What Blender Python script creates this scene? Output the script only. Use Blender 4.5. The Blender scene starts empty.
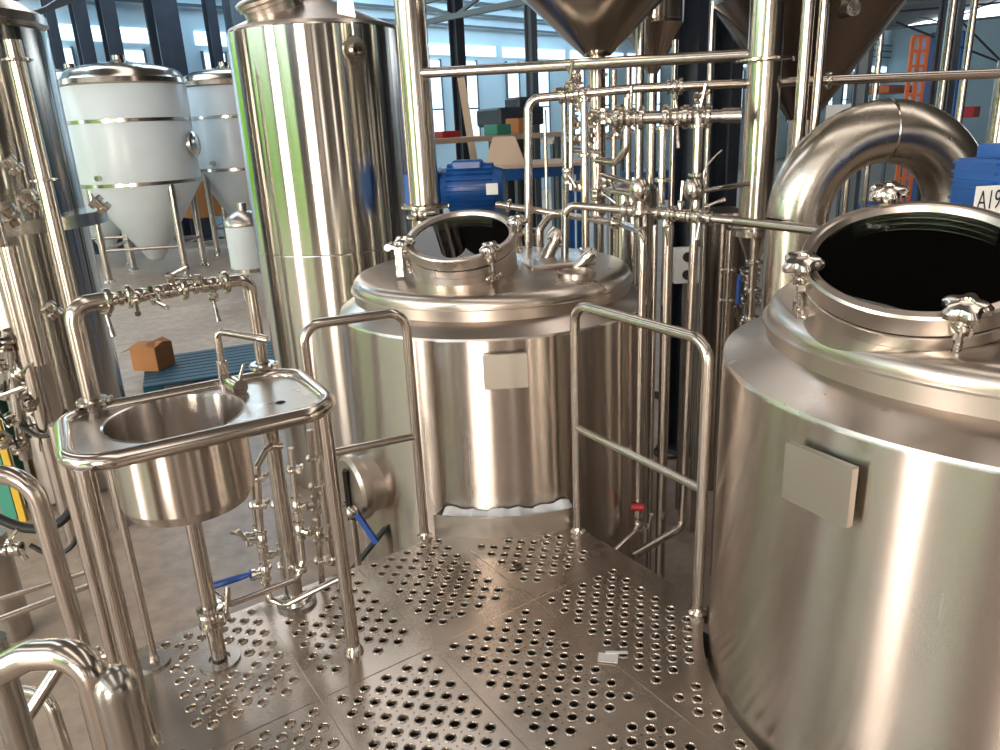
import bpy, bmesh, math, random
from mathutils import Vector, Matrix, geometry
random.seed(7)
PI = math.pi
SC = bpy.context.scene
COL = SC.collection
V = Vector

# ------------------------------------------------------------------ camera
F = 750.0; CX, CY = 500.0, 375.0; HE = 1.6
PITCH = math.atan(750 / 2278.0); ROLL = math.atan(110 / 2275.0)
fw = V((0, math.cos(PITCH), -math.sin(PITCH)))
up0 = V((0, math.sin(PITCH), math.cos(PITCH))); r0 = V((1, 0, 0))
UP = math.cos(ROLL) * up0 + math.sin(ROLL) * r0
RT = math.cos(ROLL) * r0 - math.sin(ROLL) * up0
cam = bpy.data.cameras.new('camera'); camo = bpy.data.objects.new('camera', cam); COL.objects.link(camo)
camo.matrix_world = Matrix(((RT.x, UP.x, -fw.x, 0), (RT.y, UP.y, -fw.y, 0), (RT.z, UP.z, -fw.z, HE), (0, 0, 0, 1)))
cam.sensor_width = 36; cam.lens = 36 * F / 1000; cam.clip_start = 0.05; cam.clip_end = 300
SC.camera = camo
G = -0.95      # ground level of the hall, the platform top is z = 0


def ray(x, y): return fw + RT * ((x - CX) / F) - UP * ((y - CY) / F)
def W(x, y, Y):
    d = ray(x, y); return V((0, 0, HE)) + d * (Y / d.y)
def Z(x, y, z=0.0):
    d = ray(x, y); return V((0, 0, HE)) + d * ((z - HE) / d.z)
def wpx(n, p): return n * (p - V((0, 0, HE))).dot(fw) / F      # n pixels as metres at point p
def oncyl(x, y, c, R):
    d = ray(x, y); a = d.x ** 2 + d.y ** 2; b = -2 * (d.x * c[0] + d.y * c[1]); k = c[0] ** 2 + c[1] ** 2 - R * R
    t = (-b - math.sqrt(max(0, b * b - 4 * a * k))) / (2 * a); return V((0, 0, HE)) + d * t

# ------------------------------------------------------------------ materials
def newmat(name):
    m = bpy.data.materials.new(name); m.use_nodes = True
    return m, m.node_tree.nodes, m.node_tree.links, m.node_tree.nodes['Principled BSDF']

def plain(name, col, rough=0.5, metal=0.0, spec=0.5, noise=0.0, nscale=8.0):
    m, n, l, b = newmat(name)
    b.inputs['Base Color'].default_value = (*col, 1); b.inputs['Roughness'].default_value = rough
    b.inputs['Metallic'].default_value = metal; b.inputs['Specular IOR Level'].default_value = spec
    if noise:
        t = n.new('ShaderNodeTexNoise'); t.inputs['Scale'].default_value = nscale; t.inputs['Detail'].default_value = 5
        tc = n.new('ShaderNodeTexCoord'); l.new(tc.outputs['Object'], t.inputs['Vector'])
        mx = n.new('ShaderNodeMixRGB'); mx.blend_type = 'MULTIPLY'; mx.inputs[1].default_value = (*col, 1)
        cr = n.new('ShaderNodeValToRGB'); cr.color_ramp.elements[0].position = .3; cr.color_ramp.elements[1].position = .7
        cr.color_ramp.elements[0].color = (1 - noise,) * 3 + (1,); cr.color_ramp.elements[1].color = (1, 1, 1, 1)
        l.new(t.outputs['Fac'], cr.inputs[0]); l.new(cr.outputs[0], mx.inputs[2]); mx.inputs[0].default_value = 1
        l.new(mx.outputs[0], b.inputs['Base Color'])
    return m

def steel(name, col=(.68, .64, .58), rough=0.18, aniso=0.0, wave=0.0, wscale=(3, 3, .6), grain=0.0, gscale=(60, 60, 60), axis='Z', mottle=0.0):
    m, n, l, b = newmat(name)
    b.inputs['Base Color'].default_value = (*col, 1); b.inputs['Roughness'].default_value = rough; b.inputs['Metallic'].default_value = 1
    tc = n.new('ShaderNodeTexCoord')
    if aniso:
        b.inputs['Anisotropic'].default_value = aniso
        tg = n.new('ShaderNodeTangent'); tg.direction_type = 'RADIAL'; tg.axis = axis; l.new(tg.outputs[0], b.inputs['Tangent'])
        b.inputs['Anisotropic Rotation'].default_value = 0.25
    if grain:
        mp = n.new('ShaderNodeMapping'); mp.inputs['Scale'].default_value = gscale; l.new(tc.outputs['Object'], mp.inputs[0])
        t = n.new('ShaderNodeTexNoise'); t.inputs['Scale'].default_value = 1; t.inputs['Detail'].default_value = 4; l.new(mp.outputs[0], t.inputs['Vector'])
        mr = n.new('ShaderNodeMapRange'); mr.inputs['To Min'].default_value = max(.02, rough - grain); mr.inputs['To Max'].default_value = rough + grain
        mr.inputs['From Min'].default_value = .2; mr.inputs['From Max'].default_value = .8
        l.new(t.outputs['Fac'], mr.inputs[0]); l.new(mr.outputs[0], b.inputs['Roughness'])
        if mottle:
            mx = n.new('ShaderNodeMixRGB'); mx.inputs[1].default_value = (*[c * (1 - mottle) for c in col], 1); mx.inputs[2].default_value = (*col, 1)
            cr = n.new('ShaderNodeMapRange'); cr.inputs['From Min'].default_value = .2; cr.inputs['From Max'].default_value = .8
            l.new(t.outputs['Fac'], cr.inputs[0]); l.new(cr.outputs[0], mx.inputs[0]); l.new(mx.outputs[0], b.inputs['Base Color'])
    if wave:
        mp = n.new('ShaderNodeMapping'); mp.inputs['Scale'].default_value = wscale; l.new(tc.outputs['Object'], mp.inputs[0])
        t = n.new('ShaderNodeTexNoise'); t.inputs['Scale'].default_value = 1; t.inputs['Detail'].default_value = 1; l.new(mp.outputs[0], t.inputs['Vector'])
        bp = n.new('ShaderNodeBump'); bp.inputs['Strength'].default_value = 1; bp.inputs['Distance'].default_value = wave
        l.new(t.outputs['Fac'], bp.inputs['Height']); l.new(bp.outputs[0], b.inputs['Normal'])
    return m

def emis(name, col, s):
    m = bpy.data.materials.new(name); m.use_nodes = True; n = m.node_tree.nodes; l = m.node_tree.links; n.clear()
    e = n.new('ShaderNodeEmission'); e.inputs[0].default_value = (*col, 1); e.inputs[1].default_value = s
    o = n.new('ShaderNodeOutputMaterial'); l.new(e.outputs[0], o.inputs[0]); return m

WARM = (.565, .505, .455)
TANK = steel('brushed_tank_steel', WARM, .25, aniso=1.0, wave=.0032, wscale=(5, 5, .15), grain=.04, gscale=(6, 6, .6))
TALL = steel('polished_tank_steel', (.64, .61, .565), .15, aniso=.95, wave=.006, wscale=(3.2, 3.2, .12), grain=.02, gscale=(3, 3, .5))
TALLD = steel('reflection_dark_steel', (.50, .475, .44), .13, aniso=.9, wave=.007, wscale=(6, 6, .25), grain=.03, gscale=(3, 3, .5))  # darker copy of the tall tank steel; dark reflections put into its colour
DOME = steel('dished_end_steel', WARM, .30, grain=.05, gscale=(5, 5, 5))
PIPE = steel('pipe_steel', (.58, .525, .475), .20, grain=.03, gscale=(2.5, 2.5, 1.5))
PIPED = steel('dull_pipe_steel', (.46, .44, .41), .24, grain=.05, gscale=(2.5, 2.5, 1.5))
FIT = steel('cast_fitting_steel', (.62, .575, .52), .19, wave=.002, wscale=(22, 22, 22))
TRAY = steel('satin_tray_steel', (.53, .48, .43), .3, grain=.06, gscale=(14, 14, 14))
DECK = steel('perforated_deck_steel', (.54, .475, .415), .26, grain=.07, gscale=(3.2, 3.2, 3.2), mottle=.3)
PLATE = steel('nameplate_steel', (.58, .55, .49), .34, grain=.05, gscale=(30, 30, 2))
KICK = steel('scuffed_steel', (.62, .58, .53), .33, grain=.08, gscale=(20, 20, 20))
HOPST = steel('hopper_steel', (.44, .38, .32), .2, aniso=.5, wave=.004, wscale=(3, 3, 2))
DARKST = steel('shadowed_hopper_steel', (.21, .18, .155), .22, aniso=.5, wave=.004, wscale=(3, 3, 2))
ELBOW = steel('satin_elbow_steel', (.60, .555, .49), .25, grain=.06, gscale=(7, 7, 7))
FILM = plain('white_protective_film', (.78, .86, .90), .28, noise=.08, nscale=1.5)
BLUE = plain('blue_enamel_paint', (.014, .11, .40), .35, noise=.15, nscale=10)
BLUEH = plain('blue_handle_plastic', (.02, .09, .38), .4)
PALLET = plain('blue_pallet_plastic', (.022, .09, .15), .5, noise=.25, nscale=5)
CARD = plain('brown_cardboard', (.50, .22, .08), .8, noise=.12, nscale=6)
BLACK = plain('black_rubber', (.012, .012, .013), .5)
DCOL = plain('dark_painted_steel', (.035, .048, .07), .45, noise=.3, nscale=3)
GCOL = plain('grey_painted_steel', (.10, .13, .16), .5)
ORANGE = plain('orange_paint', (.75, .18, .05), .5)
RED = plain('red_plastic', (.5, .03, .04), .4)
GREENP = plain('green_painted_metal', (.05, .28, .20), .5)
YELLOW = plain('yellow_paint', (.65, .42, .04), .5)
CREAM = plain('cream_board', (.62, .48, .36), .7)
PAPER = plain('white_paper', (.85, .85, .82), .7)
TAPEW = plain('white_tape', (.92, .89, .84), .7, noise=.1, nscale=60)
WRAP = plain('white_plastic_wrap', (.93, .95, .98), .35, noise=.2, nscale=20)
INK = plain('black_ink', (.02, .02, .03), .6)
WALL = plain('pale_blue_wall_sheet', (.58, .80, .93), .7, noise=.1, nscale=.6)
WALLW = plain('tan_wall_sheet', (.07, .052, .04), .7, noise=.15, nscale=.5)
ROOF = plain('grey_roof_sheet', (.17, .155, .14), .6, noise=.15, nscale=.5)
HEDGE = plain('green_foliage', (.24, .50, .015), .8, noise=.6, nscale=1.2)
OUTG = plain('outdoor_grass', (.16, .30, .04), .8, noise=.2, nscale=1)
TILEB = plain('grey_machine_paint', (.30, .36, .40), .5)

m, n, l, b = newmat('worn_concrete')
tc = n.new('ShaderNodeTexCoord')
t1 = n.new('ShaderNodeTexNoise'); t1.inputs['Scale'].default_value = .7; t1.inputs['Detail'].default_value = 7; l.new(tc.outputs['Object'], t1.inputs['Vector'])
t2 = n.new('ShaderNodeTexNoise'); t2.inputs['Scale'].default_value = 9; t2.inputs['Detail'].default_value = 8; l.new(tc.outputs['Object'], t2.inputs['Vector'])
cr = n.new('ShaderNodeValToRGB'); cr.color_ramp.elements[0].position = .3; cr.color_ramp.elements[1].position = .7
cr.color_ramp.elements[0].color = (.42, .325, .255, 1); cr.color_ramp.elements[1].color = (.64, .505, .40, 1)
cr2 = n.new('ShaderNodeValToRGB'); cr2.color_ramp.elements[0].position = .25; cr2.color_ramp.elements[1].position = .75
cr2.color_ramp.elements[0].color = (.62, .6, .58, 1); cr2.color_ramp.elements[1].color = (1, 1, 1, 1)
mx = n.new('ShaderNodeMixRGB'); mx.blend_type = 'MULTIPLY'; mx.inputs[0].default_value = 1
l.new(t1.outputs['Fac'], cr.inputs[0]); l.new(t2.outputs['Fac'], cr2.inputs[0]); l.new(cr.outputs[0], mx.inputs[1]); l.new(cr2.outputs[0], mx.inputs[2])
l.new(mx.outputs[0], b.inputs['Base Color'])
mr = n.new('ShaderNodeMapRange'); mr.inputs['To Min'].default_value = .22; mr.inputs['To Max'].default_value = .6; l.new(t1.outputs['Fac'], mr.inputs[0]); l.new(mr.outputs[0], b.inputs['Roughness'])
CONC = m

m = bpy.data.materials.new('sight_glass'); m.use_nodes = True; n = m.node_tree.nodes; l = m.node_tree.links; n.clear()
tr = n.new('ShaderNodeBsdfTransparent'); tr.inputs[0].default_value = (.80, .88, .80, 1); gl = n.new('ShaderNodeBsdfGlossy'); gl.inputs['Roughness'].default_value = .01
fr = n.new('ShaderNodeFresnel'); fr.inputs[0].default_value = 1.33; ms = n.new('ShaderNodeMixShader'); ou = n.new('ShaderNodeOutputMaterial')
l.new(fr.outputs[0], ms.inputs[0]); l.new(tr.outputs[0], ms.inputs[1]); l.new(gl.outputs[0], ms.inputs[2]); l.new(ms.outputs[0], ou.inputs[0])
GLASS = m

WIN_COOL = emis('daylit_window_pane', (.62, .84, 1.0), 2.6)
WIN_WARM = emis('daylit_door_pane', (1.0, .88, .76), 32)
SKYC = emis('cool_skylight_sheet', (.98, .97, .97), 3.4)
FILLB = emis('added_blue_fill_sheet', (.62, .83, 1.0), 9.0)  # glow added as fill for the back wall
WIN_MID = emis('daylit_frosted_pane', (1.0, .91, .80), 3.6)
SKYL = emis('daylit_skylight_sheet', (1.0, .89, .80), 3.0)

# ------------------------------------------------------------------ mesh builder
def frame(d):
    d = d.normalized(); a = V((0, 0, 1)) if abs(d.z) < .95 else V((0, 1, 0))
    x = a.cross(d).normalized(); return x, d.cross(x).normalized()

def circpts(c, d, r, seg, x=None, y=None):
    if x is None: x, y = frame(d)
    return [c + x * (r * math.cos(2 * PI * i / seg)) + y * (r * math.sin(2 * PI * i / seg)) for i in range(seg)]

def fillet(pts, R, n=12):
    out = [pts[0]]
    for i in range(1, len(pts) - 1):
        a, p, c = pts[i - 1], pts[i], pts[i + 1]; u = (a - p); w = (c - p); lu, lw = u.length, w.length; u.normalize(); w.normalize()
        ang = u.angle(w)
        if ang > PI - .02: out.append(p); continue
        t = min(R / math.tan(ang / 2), lu * .49, lw * .49); rr = t * math.tan(ang / 2)
        bis = (u + w).normalized(); cen = p + bis * (rr / math.sin(ang / 2)); s = p + u * t; e = p + w * t
        va, vb = s - cen, e - cen; tot = va.angle(vb)
        for k in range(n + 1):
            f = k / n; out.append(cen + (va * math.sin((1 - f) * tot) + vb * math.sin(f * tot)) / math.sin(tot))
    out.append(pts[-1]); return out

class MB:
    def __init__(s): s.v = []; s.f = []
    def ring(s, pts):
        i = len(s.v); s.v += [V(p) for p in pts]; return list(range(i, i + len(pts)))
    def bridge(s, a, b):
        n = len(a)
        for i in range(n): s.f.append((a[i], a[(i + 1) % n], b[(i + 1) % n], b[i]))
    def tube(s, pts, r, bend=0.0, seg=14, caps=True, closed=False):
        pts = [V(p) for p in pts]
        if closed:
            m = (pts[0] + pts[-1]) / 2; pts = fillet([m] + pts + [m], bend)[:-1]
        elif bend: pts = fillet(pts, bend)
        n = len(pts); rings = []; x = None
        for i, p in enumerate(pts):
            a = pts[i - 1] if (i or closed) else p; c = pts[(i + 1) % n] if (i < n - 1 or closed) else p
            d = (c - p).normalized() + (p - a).normalized() if (a != p and c != p) else (c - a)
            if d.length < 1e-6: d = c - a
            d.normalize()
            if x is None: x, y = frame(d)
            else:
                x = (x - d * x.dot(d)).normalized(); y = d.cross(x)
            rr = r[i] if isinstance(r, (list, tuple)) else r
            rings.append(s.ring(circpts(p, d, rr, seg, x, y)))
        for a, c in zip(rings, rings[1:]): s.bridge(a, c)
        if closed: s.bridge(rings[-1], rings[0])
        elif caps: s.f.append(tuple(reversed(rings[0]))); s.f.append(tuple(rings[-1]))
        return s
    def cyl(s, a, b, r, r2=None, seg=16, caps=True):
        a, b = V(a), V(b); x, y = frame(b - a); r2 = r if r2 is None else r2
        A = s.ring(circpts(a, b - a, r, seg, x, y)); B = s.ring(circpts(b, b - a, r2, seg, x, y)); s.bridge(A, B)
        if caps: s.f.append(tuple(reversed(A))); s.f.append(tuple(B))
        return s
    def lathe(s, prof, o=(0, 0, 0), axis=(0, 0, 1), seg=48):
        o = V(o); ax = V(axis).normalized(); x, y = frame(ax); prev = None
        for (r, z) in prof:
            c = o + ax * z
            cur = s.ring([c]) * seg if r < 1e-6 else s.ring(circpts(c, ax, r, seg, x, y))
            if prev is not None:
                for i in range(seg):
                    q = (prev[i], prev[(i + 1) % seg], cur[(i + 1) % seg], cur[i]); u = []
                    for k in q:
                        if k not in u: u.append(k)
                    if len(u) >= 3: s.f.append(tuple(u))
            prev = cur
        return s
    def box(s, c, size, rz=0, M=None, bev=0):
        c = V(c); R = M if M is not None else Matrix.Rotation(rz, 3, 'Z'); hx, hy, hz = [k / 2 for k in size]
        if bev:
            b = min(bev, hx * .9, hy * .9, hz * .9); P = {}
            for sx in (-1, 1):
                for sy in (-1, 1):
                    for sz in (-1, 1):
                        for a, (dx, dy, dz) in enumerate(((0, b, b), (b, 0, b), (b, b, 0))):
                            P[sx, sy, sz, a] = len(s.v); s.v.append(c + R @ V((sx * (hx - dx), sy * (hy - dy), sz * (hz - dz))))
            def q(*k): s.f.append(tuple(P[i] for i in k))
            for t in (-1, 1):
                o = 1 if t > 0 else -1
                L = [(t, -1, -1, 0), (t, 1, -1, 0), (t, 1, 1, 0), (t, -1, 1, 0)]; q(*(L if o > 0 else L[::-1]))
                L = [(-1, t, -1, 1), (1, t, -1, 1), (1, t, 1, 1), (-1, t, 1, 1)]; q(*(L[::-1] if o > 0 else L))
                L = [(-1, -1, t, 2), (1, -1, t, 2), (1, 1, t, 2), (-1, 1, t, 2)]; q(*(L if o > 0 else L[::-1]))
            for a in (-1, 1):
                for d in (-1, 1):
                    q((-1, a, d, 1), (1, a, d, 1), (1, a, d, 2), (-1, a, d, 2)); q((a, -1, d, 0), (a, 1, d, 0), (a, 1, d, 2), (a, -1, d, 2)); q((a, d, -1, 0), (a, d, 1, 0), (a, d, 1, 1), (a, d, -1, 1))
            for sx in (-1, 1):
                for sy in (-1, 1):
                    for sz in (-1, 1): q((sx, sy, sz, 0), (sx, sy, sz, 1), (sx, sy, sz, 2))
            return s
        i = len(s.v)
        for z in (-hz, hz):
            for (x, y) in ((-hx, -hy), (hx, -hy), (hx, hy), (-hx, hy)): s.v.append(c + R @ V((x, y, z)))
        s.f += [(i, i + 3, i + 2, i + 1), (i + 4, i + 5, i + 6, i + 7), (i, i + 1, i + 5, i + 4), (i + 1, i + 2, i + 6, i + 5), (i + 2, i + 3, i + 7, i + 6), (i + 3, i, i + 4, i + 7)]
        return s
    def beam(s, a, b, w, h):
        a, b = V(a), V(b); d = (b - a).normalized(); x, y = frame(d)
        M = Matrix((x, y, d)).transposed(); return s.box((a + b) / 2, (w, h, (b - a).length), M=M)
    def poly(s, pts, thick):      # a thin prism from a planar polygon, thick is a vector
        n = len(pts); A = s.ring(pts); B = s.ring([V(p) + thick for p in pts]); s.bridge(A, B); s.f.append(tuple(reversed(A))); s.f.append(tuple(B)); return s
    def sphere(s, c, r, seg=14, sz=1.0):
        prof = [(r * math.sin(PI * k / 9) if 0 < k < 9 else 0, -r * sz * math.cos(PI * k / 9)) for k in range(10)]; return s.lathe(prof, c, seg=seg)
    def add(s, o, M=None):
        i = len(s.v); s.v += [(M @ v if M else V(v)) for v in o.v]; s.f += [tuple(k + i for k in f) for f in o.f]; return s
    def mesh(s, name, mat, off, smooth=35):
        me = bpy.data.meshes.new(name); me.from_pydata([tuple(v - off) for v in s.v], [], s.f); me.validate()
        bm = bmesh.new(); bm.from_mesh(me); bmesh.ops.recalc_face_normals(bm, faces=bm.faces); bm.to_mesh(me); bm.free()
        if smooth:
            me.polygons.foreach_set('use_smooth', [True] * len(me.polygons)); me.set_sharp_from_angle(angle=math.radians(smooth))
        me.materials.append(mat); return me

def wloc(o):
    p = V((0, 0, 0))
    while o: p += o.location; o = o.parent
    return p
def thing(name, label, cat, loc, group=None):
    o = bpy.data.objects.new(name, None); o.empty_display_size = .1; COL.objects.link(o); o.location = V(loc); o['label'] = label; o['category'] = cat
    if group: o['group'] = group
    return o
def part(name, mb, mat, parent, label=None, smooth=35):
    o = bpy.data.objects.new(name, mb.mesh(name, mat, wloc(parent), smooth)); COL.objects.link(o); o.parent = parent
    if label: o['label'] = label
    return o
def solo(name, mb, mat, label, cat, group=None, smooth=35):
    xs = [v.x for v in mb.v]; ys = [v.y for v in mb.v]; zs = [v.z for v in mb.v]
    off = V(((min(xs) + max(xs)) / 2, (min(ys) + max(ys)) / 2, min(zs)))
    o = bpy.data.objects.new(name, mb.mesh(name, mat, off, smooth)); COL.objects.link(o); o.location = off; o['label'] = label; o['category'] = cat
    if group: o['group'] = group
    return o
def struct(name, mb, mat, smooth=0, parent=None):
    o = bpy.data.objects.new(name, mb.mesh(name, mat, V((0, 0, 0)), smooth)); COL.objects.link(o)
    if parent: o.parent = parent
    else: o['kind'] = 'structure'
    return o

# ------------------------------------------------------------------ fittings
def clamp_mb(p, d, r, w=.018):          # tri-clamp ferrule round a pipe, with its wing nut
    d = V(d).normalized(); m = MB(); m.lathe([(r, -w / 2), (r * 1.45 + .004, -w / 2), (r * 1.55 + .006, -w / 4), (r * 1.55 + .006, w / 4), (r * 1.45 + .004, w / 2), (r, w / 2)], p, d, seg=18)
    x, y = frame(d); q = V(p) + x * (r * 1.5 + .006)
    m.cyl(q - y * .016, q + y * .016, .005, seg=8); m.box(q + y * .02, (.009, .022, .014), M=Matrix((x, y, d)).transposed()); m.box(q - y * .017, (.012, .008, .016), M=Matrix((x, y, d)).transposed())
    return m
def valve(parent, p, d, r, h, handle=FIT, hdir=None, name='valve'):   # butterfly valve: body with flanges > handle
    p, d, h = V(p), V(d).normalized(), V(h).normalized()
    m = MB(); m.lathe([(r, -.035), (r * 1.6, -.033), (r * 1.6, -.022), (r * 1.15, -.02), (r * 1.5, -.008), (r * 1.5, .008), (r * 1.15, .02), (r * 1.6, .022), (r * 1.6, .033), (r, .035)], p, d, seg=18)
    m.cyl(p, p + h * (r + .035), .009, seg=10); m.cyl(p + h * (r + .02), p + h * (r + .032), .015, seg=10)
    o = part(name, m, FIT, parent)
    q = p + h * (r + .035); hd = V(hdir).normalized() if hdir is not None else d
    k = MB(); k.box(q, (.024, .024, .014), M=Matrix((frame(h)[0], frame(h)[1], h)).transposed(), bev=.003)
    k.tube([q, q + hd * .03 + h * .006, q + hd * (.13 if handle is BLUEH else min(.09, r * 3 + .018)) + h * .012], [.006, .007, .009] if handle is not BLUEH else [.008, .011, .013], seg=10)
    part('valve_handle', k, handle, o)
    return o
def vpipe(x, y0, y1, Y, wpix, label, mat=PIPE, clamps=(), x1=None, name='vertical_pipe', down=None, group=None):
    """upright pipe seen from image height y0 down to y1"""
    p = W(x, (y0 + y1) / 2, Y); a = zat(p, y0); c = zat(p, y1) if down is None else down
    r = wpx(wpix, p) / 2; t = thing(name, label, 'pipe', (p.x, p.y, c), group)
    part('pipe_run', MB().tube([(p.x, p.y, c), (p.x, p.y, a)], r, seg=18), mat, t)
    for k in clamps: part('clamp', clamp_mb((p.x, p.y, zat(p, k)), (0, 0, 1), r), FIT, t)
    return t, p, r
def zat(p, y):       # height of the point above p that is seen at image height y
    w = V((0, 0, HE)); lo, hi = -3.0, 12.0
    for _ in range(40):
        mid = (lo + hi) / 2; v = V((p[0], p[1], mid)) - w; yy = CY - F * v.dot(UP) / v.dot(fw)
        if yy > y: lo = mid
        else: hi = mid
    return lo
def route(name, label, pts, wpix, bend, mat=PIPE, clamps=(), cat='pipe', group=None):
    P = [V(q) if isinstance(q, Vector) else W(*q) for q in pts]; r = wpx(wpix, P[len(P) // 2]) / 2
    base = min(P, key=lambda q: q.z); t = thing(name, label, cat, base, group)
    part('pipe_run', MB().tube(P, r, bend), mat, t)
    for (i, f) in clamps:
        part('clamp', clamp_mb(P[i].lerp(P[i + 1], f), P[i + 1] - P[i], r), FIT, t)
    return t, P, r

def star_knob(c, ax, r=.041):
    """five lobed cast knob on a bolt that ends in a yoke"""
    ax = V(ax).normalized(); x, y = frame(ax); m = MB(); seg = 40; prev = None
    for (f, z) in ((.0, .0), (.82, .0), (1, .006), (1, .018), (.8, .027), (.35, .030), (.3, .026), (0, .026)):
        cur = m.ring([c + ax * z + (x * math.cos(a) + y * math.sin(a)) * (r * f * (1 + .17 * math.cos(5 * a) * (1 if f > .5 else 0)) + 1e-5) for a in [2 * PI * i / seg for i in range(seg)]])
        if prev: m.bridge(prev, cur)
        prev = cur
    m.cyl(c - ax * .03, c, .014, .017, seg=14)
    return m

# ------------------------------------------------------------------ hall (setting)
HA = math.radians(44); w1 = V((math.cos(HA), math.sin(HA), 0)); nn = V((-math.sin(HA), math.cos(HA), 0))
N0, N1, A0, A1 = -13.0, 21.8, -14.0, 62.0; HT = 8.0
def H(a, n_, z): return w1 * a + nn * n_ + V((0, 0, z))
RH = Matrix.Rotation(HA, 3, 'Z')
def hbox(m, a0, a1, n0, n1_, z0, z1): return m.box(H((a0 + a1) / 2, (n0 + n1_) / 2, (z0 + z1) / 2), (a1 - a0, n1_ - n0, z1 - z0), M=RH)
struct('floor', hbox(MB(), A0, A1, N0, N1, G - .2, G), CONC)
struct('wall_back', hbox(hbox(hbox(MB(), A0, -12.5, N1, N1 + .3, G, HT + G), -12.5, .5, N1, N1 + .3, G + 6.4, HT + G), .5, A1, N1, N1 + .3, G, HT + G), WALL)
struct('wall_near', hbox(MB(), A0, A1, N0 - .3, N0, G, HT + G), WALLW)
struct('wall_right', hbox(MB(), A1, A1 + .3, N0, N1, G, HT + G), WALL)
m = MB()
ops = [(-11.5, -6.3, 5.0), (-1.5, 3.1, 6.4), (7.6, 17.5, 6.4)]; prev = N0
for (s0, s1, zt) in ops:
    hbox(m, A0 - .3, A0, prev, s0, G, HT + G); hbox(m, A0 - .3, A0, s0, s1, G + zt, HT + G); prev = s1
hbox(m, A0 - .3, A0, prev, N1, G, HT + G)
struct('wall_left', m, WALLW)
struct('window_1', hbox(MB(), A0 - .2, A0 - .12, -11.5, -6.3, G, G + 5.0), WIN_WARM)
struct('window_2', hbox(MB(), A0, A0 + .05, 3.9, 6.3, G + .3, G + 6.2), WIN_WARM)
# roof with skylight strips
mid = (N0 + N1) / 2; rid = HT + G + 2.2
def roofpt(n_): return HT + G + (rid - HT - G) * (1 - abs(n_ - mid) / (N1 - mid))
m = MB()
for (na, nb) in ((N0, mid), (mid, N1)):
    m.poly([H(A0, na, roofpt(na)), H(A1, na, roofpt(na)), H(A1, nb, roofpt(nb)), H(A0, nb, roofpt(nb))], V((0, 0, .15)))
struct('ceiling', m, ROOF)
k = 3
for a in (-9, -2, 5, 12, 20, 30, 42):
    for (na, nb) in ((N0 + 2.5, mid - 1.5), (mid + 1.5, N1 - 3)):
        if a > 8: continue
        q = MB().poly([H(a, na, roofpt(na) - .06), H(a + 1.5, na, roofpt(na) - .06), H(a + 1.5, nb, roofpt(nb) - .06), H(a, nb, roofpt(nb) - .06)], V((0, 0, .03)))
        struct('window_%d' % k, q, SKYL if na < mid else SKYC); k += 1
for a in (3, 8, 13, 18, 23):  # unseen glowing strips added under the roof to brighten the back wall
    q = MB().poly([H(a, 17.5, roofpt(17.5) - .06), H(a + 3, 17.5, roofpt(17.5) - .06), H(a + 3, 21, roofpt(21) - .06), H(a, 21, roofpt(21) - .06)], V((0, 0, .03)))
    struct('window_%d' % k, q, FILLB); k += 1
# window band and tall windows of the back wall
def wallhit(x, y):
    d = ray(x, y); t = N1 / d.dot(nn) if abs(d.dot(nn)) > 1e-6 else 0; p = V((0, 0, HE)) + d * t; return p.dot(w1), p.z
a = 2.0
while a < 60:
    struct('window_%d' % k, hbox(MB(), a, a + 3.6, N1 - .06, N1 - .01, 4.15, 4.5), WIN_COOL); k += 1
    for c in (.15, 1.9):
        f = struct('window_%d' % k, hbox(MB(), a + c, a + c + .62, N1 - .06, N1 - .01, 1.2, 3.95), WIN_COOL)
        fr = MB(); hbox(fr, a + c - .05, a + c, N1 - .1, N1, 1.15, 4.0); hbox(fr, a + c + .62, a + c + .67, N1 - .1, N1, 1.15, 4.0); hbox(fr, a + c, a + c + .62, N1 - .1, N1, 2.3, 2.36)
        struct('window_frame', fr, GCOL, parent=f); k += 1
    a += 4.0
m = MB()
for z in (5.1, 5.5, 5.9): hbox(m, A0, A1, N1 - .14, N1 - .06, z, z + .07)
struct('trim_1', m, GCOL)
# small high windows on the near wall, seen only as reflections
for a in (-9, -3.5, 1):
    struct('window_%d' % k, hbox(MB(), a, a + 1.3, N0, N0 + .05, G + .9, G + 4.6), WIN_MID); k += 1
m = MB()
for a in [A0 + .35 + 3.4 * i for i in range(23)]: hbox(m, a, a + .55, N0, N0 + .5, G, HT + G)
for n_ in (-12.6, -5.9, -3.6, 3.3, 6.6, 18.2, 20.6): hbox(m, A0, A0 + .5, n_ - .0, n_ + .5, G, HT + G)
struct('reflection_pillars', m, DCOL)  # unseen pillars added to put dark stripes in the tank reflections
# greenery outside the left openings
m = MB(); hbox(m, A0 - 60, A0 - .3, N0 - 20, N1 + 60, G - .25, G - .05); hbox(m, A0 - .3, A1, N1 + .3, N1 + 60, G - .25, G - .05); struct('ground_outside', m, OUTG)
def hedge(a, n0, n1_, h, label):
    m = MB(); k = 26; rows = []
    for j in range(9):
        zz = G - .05 + h * j / 8; rows.append(m.ring([H(a + random.uniform(-.35, .35) - .5 * (j / 8) ** 2, n0 + (n1_ - n0) * i / k, zz + (random.uniform(-.3, .3) if j else 0)) for i in range(k + 1)]))
    bk = [m.ring([H(a - 2.5, n0 + (n1_ - n0) * i / k, z) for i in range(k + 1)]) for z in (G + h, G - .05)]
    rows += bk
    for A, B in zip(rows, rows[1:]):
        for i in range(k): m.f.append((A[i], A[i + 1], B[i + 1], B[i]))
    return solo('hedge', m, HEDGE, label, 'hedge')
hedge(A0 - 7, -6, 4.8, 6.6, 'tall green hedge outside the narrower side opening')
hedge(A0 - 8, 5.2, 24, 7.0, 'tall green hedge outside the wide side opening')
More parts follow.
